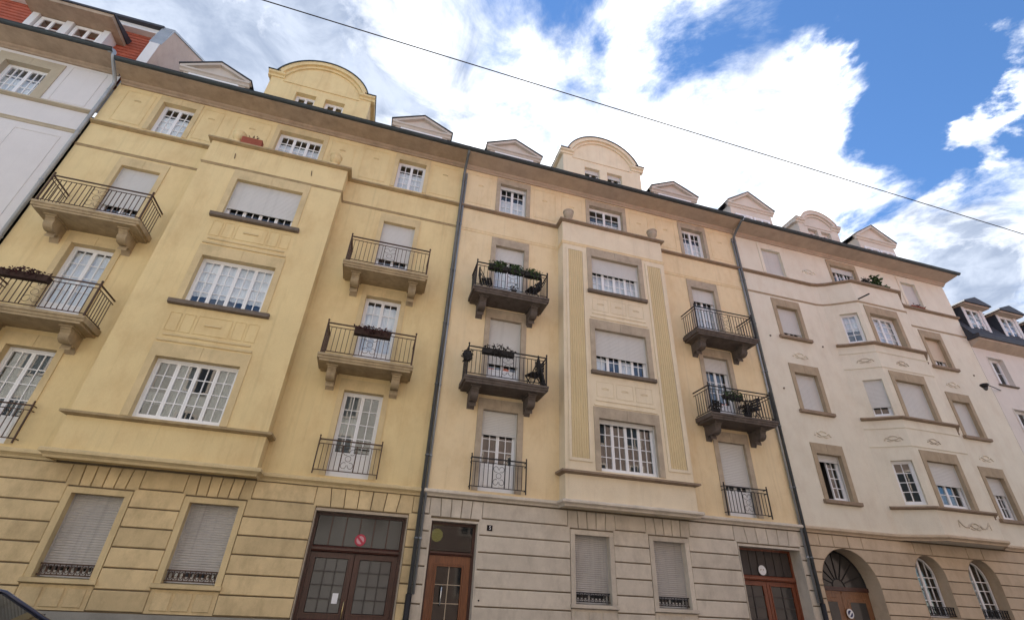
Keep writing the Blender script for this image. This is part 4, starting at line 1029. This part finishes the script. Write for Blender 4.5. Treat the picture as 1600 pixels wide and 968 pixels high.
# roof dormer with a wide eave
d0 = MB().box(-14.45, -14.25, .28, 1.6, 16.6, 18.66).box(-12.25, -12.05, .28, 1.6, 16.6, 18.66).box(-13.42, -13.2, .28, 1.6, 16.6, 18.66).box(-14.25, -12.25, .30, 1.6, 16.6, 17.55).obj('dormer', 'fascia_white', B0)
for a in (-14.22, -13.17): window(d0, a, .28, 17.56, .78 if a < -13.5 else .88, 1.08, 2, 1, 2, depth=.12)
MB().box(-14.55, -11.80, -.33, 2.4, 18.67, 18.82).obj('dormer_eave', 'soffit_brown', d0)
MB().box(-14.60, -11.76, -.38, 2.5, 18.821, 18.87).prism_x([(-.38, 18.871), (2.5, 18.871), (2.5, 19.5)], -14.6, -11.76).obj('dormer_roof', 'slate', d0)
bpy.data.objects.remove(w0)
interior(B0, X0+.05, X1-.05, FL, 16.2)
MB().lathe([(.05, 16.42), (.11, 16.45), (.12, 16.56), (.06, 16.58)], -10.78, -.72, 12).obj('rainwater_head', 'zinc', B0)

# ================================================================== building 4 : low house, right
B4 = empty('house', 'lower pale house with dark slate mansard and dormers at the right edge', 'house')
X0, X1 = 25.47, 44.0
w4 = [(26.16, 27.12), (28.55, 29.5), (31.2, 32.2)]
hs = [(a-.03-X0, b_+.03-X0, z0, z1+.03) for a, b_ in w4 for z0, z1 in ((10.78, 12.1), (8.3, 9.62), (5.4, 6.9))]
MB().panel((X0, 0), (X1, 0), .12, 12.7, hs, .3).obj('wall', 'white_wall', B4)
for a, b_ in w4:
    for z0, z1 in ((10.78, 12.1), (8.3, 9.62), (5.4, 6.9)):
        window(B4, a, 0, z0, b_-a, z1-z0, 2, 1, 2, depth=.2, sill=(.1, .07, .08, 'sill_dark'), sur=(.028, .028, 'white_wall'), cur=[(0, .4, 0, 1)])
MB().prism_x([(0, 12.5), (-.25, 12.62), (-.45, 12.72), (-.45, 12.80), (0.1, 12.82)][::-1], X0, X1).obj('eaves', 'soffit_tan', B4)
b = MB(); b.prism_x([(-.52, 12.80), (-.54, 12.98), (-.3, 13.02), (.1, 13.0), (.1, 12.821), (-.45, 12.801)][::-1], X0-.05, X1).obj('gutter', 'slate', B4)
MB().prism_x([(-.3, 13.0), (.95, 15.6), (6, 17.5), (6, 13.0)][::-1], X0-.02, X1).obj('mansard_roof', 'slate', B4)
b = MB()
for k in range(12):
    z = 13.05+k*.21; yy = -.3+(z-13.0)*.48
    b.prism_x([(yy-.035, z), (yy-.025, z+.01), (yy+.075, z+.21), (yy+.1, z+.2), (yy+.02, z)], X0-.03, X1)
b.obj('slate_course', 'slate', B4)
for cx in (26.72, 29.0, 31.4):
    d = MB().box(cx-.68, cx-.5, -.05, 1.5, 13.3, 14.78).box(cx+.5, cx+.68, -.05, 1.5, 13.3, 14.78).box(cx-.5, cx+.5, -.04, 1.5, 13.2, 13.44).obj('dormer', 'fascia_white', B4)
    window(d, cx-.5, -.05, 13.44, 1.0, 1.33, 2, 1, 3, depth=.08, cur=[(0, 1, 0, .6)])
    for s_ in (-1, 1):
        xx = cx+s_*.695; MB().box(xx-.014, xx+.014, -.03, 1.5, 13.2, 14.775).obj('dormer_cheek', 'slate', d)
    MB().box(cx-.8, cx+.8, -.32, 1.6, 14.781, 14.86).obj('dormer_eave', 'soffit_tan', d)
    MB().prism([(cx-.88, 14.861), (cx+.88, 14.861), (cx+.86, 14.93), (cx, 15.25), (cx-.86, 14.93)], -.40, 2.2).obj('dormer_roof', 'slate', d)
interior(B4, X0+.05, X1-.05, [1, 4.6, 7.6, 10.1], 12.6)

# ================================================================== houses across the street (behind the camera, seen in the panes)
def opposite(x0, x1, h, wm, label, rm):
    B = empty('opposite_house', label, 'building')
    MB().box(x0, x1, -27, -17.0, .1, h).obj('wall', wm, B)
    MB().prism_x([(-16.6, h), (-16.6, h+.15), (-21.5, h+2.6), (-27.3, h+.15), (-27.3, h)], x0, x1).obj('roof', rm, B)
    n = int((x1-x0)/2.6)
    for k in range(n):
        xx = x0+(k+.5)*(x1-x0)/n
        z = 1.6
        while z < h-2:
            wnd = MB().box(xx-.6, xx+.6, -17.06, -16.96, z-.12, z+1.8).obj('window', 'opp_trim', B)
            for sx in (-.26, .26): MB().box(xx+sx-.22, xx+sx+.22, -16.962, -16.95, z, z+1.68).obj('pane', 'opp_glass', wnd)
            z += 3.1
opposite(-26, 2.0, 14.6, 'opp_plaster', 'pale plastered house across the street, reflected in the left window panes', 'slate')
opposite(2.0, 40, 14.9, 'brick_red', 'red-brown house across the street, reflected in the right window panes', 'roof_tile')

# ================================================================== small things
def flower_box(x, y, z, w_, label, leaf, group=None, dense=260, h=.16, mat='planter_black', droop=.7, rad=.19):
    e = empty('flower_box', label, 'flower box', (x, y, z), 0, group); rg = random.Random(int(x*97+z*13))
    MB().prism_x([(-.08, 0), (.08, 0), (.10, h), (-.10, h)], -w_/2, w_/2).obj('trough', mat, e)
    MB().leaves(dense, (0, -.03, h+.01), (w_/2+.03, .17, rad), .085, rg, droop).obj('foliage', leaf, e)
    for s_ in (() if h > .2 else (-w_*.3, w_*.3)): MB().tube([(s_, -.11, -.006), (s_, .115, -.006), (s_, .125, h+.04)], .006, 4).obj('hook', 'iron_dark', e)
    return e
YR = -.9+.05-.13
flower_box(-8.92, YR, 7.70, 1.0, 'dark withered flower box on the left balcony of the yellow building', 'leaf_dry', None, 320, .15, 'soil_plant', .6, .13)
flower_box(-.72, YR, 7.66, .98, 'dark flower box on the right lower balcony of the yellow building', 'leaf_dry', None, 320, .17, 'soil_plant', .8, .14)
flower_box(2.70, YR, 10.72, .62, 'leftmost green flower box on the top balcony of the cream building', 'leaf_green', 'flower boxes on one balcony rail', 330)
flower_box(3.30, YR, 10.72, .52, 'middle green flower box on the top balcony of the cream building', 'leaf_green', 'flower boxes on one balcony rail', 280)
flower_box(3.88, YR, 10.70, .56, 'rightmost green flower box on the top balcony of the cream building', 'leaf_green', 'flower boxes on one balcony rail', 280)
flower_box(2.88, YR, 7.72, .95, 'dark flower box on the left lower balcony of the cream building', 'leaf_dark', None, 300, .15)
flower_box(11.05, YR+.25, 7.62, .7, 'green flower box on the right lower balcony of the cream building', 'leaf_green', None, 220, .14, droop=.9)
flower_box(-5.82, -.49, 14.04, .62, 'terracotta trough on the parapet of the yellow bay', 'leaf_dry', None, 26, .26, 'terracotta', 0., .05)
def potted(x, y, z, label, r=.13, h=.24, leaf='leaf_green', n=140, rad=(.2, .2, .25), size=.11, pot='planter_black'):
    e = empty('potted_plant', label, 'plant', (x, y, z)); rg = random.Random(int(x*77+z))
    MB().lathe([(r*.7, 0), (r*.95, h*.85), (r*1.08, h*.86), (r*1.08, h), (r*.9, h)], 0, 0, 12).obj('pot', pot, e)
    b = MB()
    for k in range(6): b.bar((0, 0, h*.8), (rg.uniform(-.7, .7)*rad[0], rg.uniform(-.7, .7)*rad[1], h+rad[2]*1.2), .006)
    b.obj('stem', 'leaf_dark', e)
    MB().leaves(n, (0, 0, h+rad[2]), rad, size, rg, .3).obj('foliage', leaf, e)
potted(3.35, -.62, 10.1, 'small dark potted plant on the floor of the top cream balcony', .09, .16, 'leaf_dark', 60, (.13, .13, .12), .07)
potted(11.65, -.6, 7.05, 'bushy potted plant on the right lower balcony of the cream building', .13, .22, 'leaf_dark', 150)
potted(10.45, -.6, 7.05, 'dark potted plant by the left end of the right cream balcony', .12, .2, 'leaf_dark', 120, (.18, .18, .16))
potted(19.35, -.68, 14.03, 'pale bushy plant on the parapet of the pale bay', .1, .12, 'leaf_dark', 160, (.22, .12, .16), .09)
potted(20.0, -.68, 14.03, 'tall green plant with long leaves on the parapet of the pale bay', .1, .14, 'leaf_green', 170, (.16, .14, .3), .16)
potted(20.38, -.70, 14.03, 'low trailing green plant beside the tall one on the pale parapet', .1, .06, 'leaf_green', 130, (.26, .12, .07), .1)
e = empty('hanging_basket', 'dark hanging basket at the left corner of the lower cream balcony', 'basket', (2.0, -.86, 7.45))
MB().lathe([(.02, 0), (.09, .03), (.13, .14), (.14, .24), (.12, .24)], 0, 0, 12).obj('basket', 'planter_black', e)
MB().leaves(150, (0, 0, .2), (.15, .13, .2), .09, random.Random(5), .8).obj('foliage', 'leaf_dark', e)
MB().bar((0, 0, .24), (.04, 0, .46), .006).obj('hook', 'iron_dark', e)
e = empty('window_twigs', 'row of dry twigs on the top right sill of the pale building', 'plant', (23.0, -.05, 14.06))
MB().box(-.4, .4, -.06, .06, 0, .05).obj('trough', 'terracotta', e)
MB().leaves(60, (0, -.02, .08), (.45, .07, .06), .09, random.Random(8)).obj('foliage', 'leaf_dry', e)
def chair(x, y, z, rz, label, mat='iron_dark'):
    e = empty('garden_chair', label, 'chair', (x, y, z), rz, 'garden chairs on the cream balconies')
    b = MB()
    for k in range(5): b.box(-.2, .2, -.2+k*.085, -.13+k*.085, .43, .45)
    b.obj('seat', mat, e)
    b = MB()
    for k in range(4): b.box(-.2, .2, .215, .235, .55+k*.085, .61+k*.085)
    b.obj('backrest', mat, e)
    for sx in (-.19, .19):
        MB().bar((sx, .22, .9), (sx, -.2, 0), .012).obj('leg', mat, e); MB().bar((sx, -.18, .44), (sx, .24, 0), .012).obj('leg', mat, e)
chair(2.42, -.5, 10.1, R(70), 'dark folding chair at the left end of the top cream balcony')
chair(4.05, -.5, 10.1, R(-75), 'dark folding chair at the right end of the top cream balcony')
chair(4.15, -.5, 7.05, R(-70), 'dark folding chair at the right end of the lower left cream balcony')
chair(12.0, -.45, 7.05, R(-80), 'dark folding chair on the lower right cream balcony')
e = empty('deck_chair', 'folded dark deck chair leaning on the lower left cream balcony rail', 'chair', (4.36, -.62, 7.05), R(80))
MB().prism_x([(-.1, 0), (-.06, 0), (.16, .9), (.12, .9)], -.22, .22).obj('canvas', 'planter_black', e)
for sx in (-.24, .24): MB().bar((sx, -.08, 0), (sx, .15, .95), .016).obj('frame_rail', 'iron_dark', e)
# signs and plates
def text(body, size, x, y, z, mat, parent, name='lettering'):
    cu_ = bpy.data.curves.new(name, 'FONT'); cu_.body = body; cu_.size = size; cu_.align_x = 'CENTER'; cu_.align_y = 'CENTER'; cu_.extrude = .001
    o = bpy.data.objects.new(name, cu_); col.objects.link(o); dg_ = bpy.context.evaluated_depsgraph_get(); me = bpy.data.meshes.new_from_object(o.evaluated_get(dg_))
    bpy.data.objects.remove(o); me.materials.clear(); me.materials.append(M[mat])
    o = place(name, me, parent, (x, y, z)); o.rotation_euler = (R(90), 0, 0); return o
def noparking(x, y, z, r, ring, fld, bar_, label, slash=1):
    e = empty('no_parking_sign', label, 'sign', (x, y, z))
    MB().disc(0, 0, r, 0, .008, 28).obj('ring', ring, e); MB().disc(0, 0, r*.68, -.004, -.0005, 24).obj('field', fld, e)
    w_ = r*.13; s_ = slash
    b = MB(); p = [(-.5*r*s_-w_, .5*r-w_), (-.5*r*s_+w_, .5*r+w_), (.5*r*s_+w_, -.5*r+w_), (.5*r*s_-w_, -.5*r-w_)]
    if s_ < 0: p = [(-x_, z_) for x_, z_ in [(-.5*r-w_, .5*r-w_), (-.5*r+w_, .5*r+w_), (.5*r+w_, -.5*r+w_), (.5*r-w_, -.5*r-w_)]]; b.prism(p, -.008, -.0042)
    else: b.prism(p[::-1], -.008, -.0042)
    b.obj('slash', bar_, e); return e
def hit(px, py, y):
    d = pdir(px, py); t_ = (y-CAM.y)/d.y; return CAM+d*t_
p = hit(563, 843, .26); noparking(p.x, .285, p.z, .135, 'sign_red', 'sign_pink', 'sign_red', 'round red no-parking sign in the fanlight of the dark carriage door')
p = hit(1330, 958, .44); noparking(p.x, .465, p.z, .13, 'sign_white', 'sign_blue', 'sign_white', 'round white-rimmed no-parking sign on the arched wooden door', -1)
p = hit(1192.5, 890, .36); e = empty('round_sign', 'round white sign above the red-brown carriage door', 'sign', (p.x, .395, p.z))
MB().disc(0, 0, .135, 0, .008, 28).obj('plate', 'sign_white', e)
MB().box(-.07, -.055, -.003, -.0005, -.02, .03).box(-.055, -.02, -.003, -.0005, .015, .03).box(.02, .06, -.003, -.0005, -.0, .03).box(.0, .015, -.003, -.0005, -.05, -.035).obj('faded_mark', 'soffit_tan', e)
p = hit(765, 824.3, 0); e = empty('house_number_plate', 'small dark house number plate beside the orange door', 'number plate', (p.x, -.012, p.z))
MB().box(-.075, .075, 0, .012, -.07, .07).obj('plate', 'enamel_dark', e); text('5', .12, .01, -.001, 0, 'sign_white', e, 'digit')
p = hit(523, 934, .32); e = tag(MB().box(-.065, .065, 0, .003, -.105, .105).obj('paper_notice', 'paper', None, (p.x, .302, p.z)), 'blank white paper notice taped inside the left leaf of the dark carriage door', 'notice')
e = empty('hallway_lamp', 'yellow lit globe lamp behind the fanlight of the orange door', 'lamp', (1.92, .75, 3.0))
MB().lathe([(.03, -.16), (.11, -.12), (.16, -.02), (.15, .07), (.08, .14), (.03, .16)], 0, 0, 16).obj('globe', 'lamp_glow', e); MB().bar((0, 0, .15), (0, 0, .62), .01).obj('stem', 'iron_dark', e)
# street lamp on an arm and overhead cable
e = empty('street_lamp', 'small dark street lamp on an arm from the low house', 'street lamp', (26.0, 0, 10.45))
lp = hit(1540, 606, -1.0)-Vector((26.0, 0, 10.45))
MB().tube([(0, 0, 0), (lp.x*.5, lp.y*.5, lp.z*.5+.12), (lp.x, lp.y, lp.z+.2)], .018, 6).obj('arm', 'iron_dark', e)
MB().lathe([(.04, lp.z+.2), (.14, lp.z+.17), (.15, lp.z+.13), (.09, lp.z+.03), (.04, lp.z+.01)], lp.x, lp.y, 12).obj('lamp_head', 'iron_dark', e)
MB().lathe([(.07, lp.z+.025), (.08, lp.z-.02), (.04, lp.z-.09), (.01, lp.z-.10)], lp.x, lp.y, 12).obj('lamp_glass', 'glass_frosted', e)
a = hit(410, 0, -6.75); b_ = hit(1600, 366, -6.75); d = (b_-a)
pts = [a+d*t_ for t_ in [-.7+k*.1 for k in range(28)]]
tag(MB().tube(pts, .012, 6).obj('overhead_cable', 'cable'), 'thin dark cable strung along the street across the sky', 'cable')

# ------------------------------------------------------------------ parked car
def car(x, y, z):
    """dark blue hatchback, nose towards +x, parked along the kerb"""
    c = empty('parked_car', 'dark parked car at the bottom left corner, only its roof pillar showing', 'car', (x, y, z))
    st = [(-2.05, .45, .78, .60), (-1.98, .28, .92, .74), (-1.5, .22, .98, .85), (-.6, .20, .98, .88), (.3, .20, .97, .88), (.95, .20, .95, .88), (1.5, .22, .88, .84), (1.92, .26, .76, .74), (2.1, .42, .62, .58)]
    vs_ = []; fs = []
    for (px, zb, zt, hw) in st:
        ring = [(hw*.86, zb), (hw, zb+.12), (hw*1.0, zb+(zt-zb)*.55), (hw*.97, zt-.08), (hw*.86, zt), (0, zt+.035)]
        ring = ring+[(-a_, b2) for a_, b2 in ring[-2::-1]]
        vs_ += [(px, a_, b2) for a_, b2 in ring]
    n = 11
    for i in range(len(st)-1):
        fs += [(i*n+k, i*n+k+1, (i+1)*n+k+1, (i+1)*n+k) for k in range(n-1)]+[(i*n+n-1, i*n, (i+1)*n, (i+1)*n+n-1)]
    fs += [tuple(range(n)), tuple(range(len(st)*n-1, (len(st)-1)*n-1, -1))]
    MB().add(vs_, fs, True).obj('body', 'car_paint', c)
    # greenhouse outline: rear hatch, roof, windscreen
    side = [(-1.92, .95), (-1.62, 1.34), (-1.2, 1.445), (-.5, 1.475), (.05, 1.455), (.42, 1.385), (1.18, .955)]
    hwz = lambda zz: .80-.26*(zz-.95)/.5
    g = MB(); m_ = len(side)
    for s2 in (-1, 1):
        g.add([(px, s2*(hwz(pz)-.012), pz) for px, pz in side], [tuple(range(m_)) if s2 > 0 else tuple(range(m_-1, -1, -1))])
    for i in (0, 1, 4, 5): g.add([(side[i][0], -hwz(side[i][1])+.02, side[i][1]-.01), (side[i][0], hwz(side[i][1])-.02, side[i][1]-.01), (side[i+1][0], hwz(side[i+1][1])-.02, side[i+1][1]-.01), (side[i+1][0], -hwz(side[i+1][1])+.02, side[i+1][1]-.01)], [(0, 1, 2, 3)])
    g.obj('windows', 'car_glass', c)
    rf = MB(); vs_ = []
    for px, pz in side[1:6]:
        hw = hwz(pz); vs_ += [(px, -hw, pz-.012), (px, -hw*.8, pz+.012), (px, 0, pz+.03), (px, hw*.8, pz+.012), (px, hw, pz-.012)]
    rf.add(vs_, [(i*5+k, (i+1)*5+k, (i+1)*5+k+1, i*5+k+1) for i in range(4) for k in range(4)], True).obj('roof', 'car_paint', c)
    for s2 in (-1, 1):
        MB().tube([(px, s2*hwz(pz), pz) for px, pz in side], .026, 8).obj('roof_pillar', 'car_paint', c)
        MB().tube([(px, s2*(hwz(pz)+.016), pz-.03) for px, pz in side], .011, 6).obj('window_seal', 'rubber', c)
        MB().tube([(px, s2*(hwz(pz)+.012), pz+.02) for px, pz in side], .012, 6).obj('trim_strip', 'steel', c)
        MB().bar((-.45, s2*hwz(1.45), 1.45), (-.5, s2*.81, .96), .03).obj('door_pillar', 'rubber', c)
        mir = MB().prism_x([(-.0, 0), (-.16*1, .0), (-.18, .1), (-.02, .13)], -.06, .06).obj('wing_mirror', 'car_paint', c, (.85, s2*.80+(0 if s2 < 0 else .17), .98))
        MB().box(1.85, 1.99, min(s2*.42, s2*.68), max(s2*.42, s2*.68), .60, .72).obj('headlight', 'sign_white', c)
        MB().box(-2.04, -1.9, min(s2*.45, s2*.68), max(s2*.45, s2*.68), .66, .86).obj('tail_light', 'sign_red', c)
        for wx in (-1.28, 1.32):
            w2 = MB(); w2.tube([(0, -.1, 0), (0, .1, 0)], .31, 22)
            wh = w2.obj('wheel', 'rubber', c, (wx, s2*.78, .31)); MB().tube([(0, s2*.06, 0), (0, s2*.108, 0)], .2, 14).obj('rim', 'steel', wh)
    MB().box(2.0, 2.12, -.26, .26, .42, .53).obj('number_plate', 'sign_white', c)
car(-5.58, -3.60, -.0)
print('objects', len(bpy.data.objects))
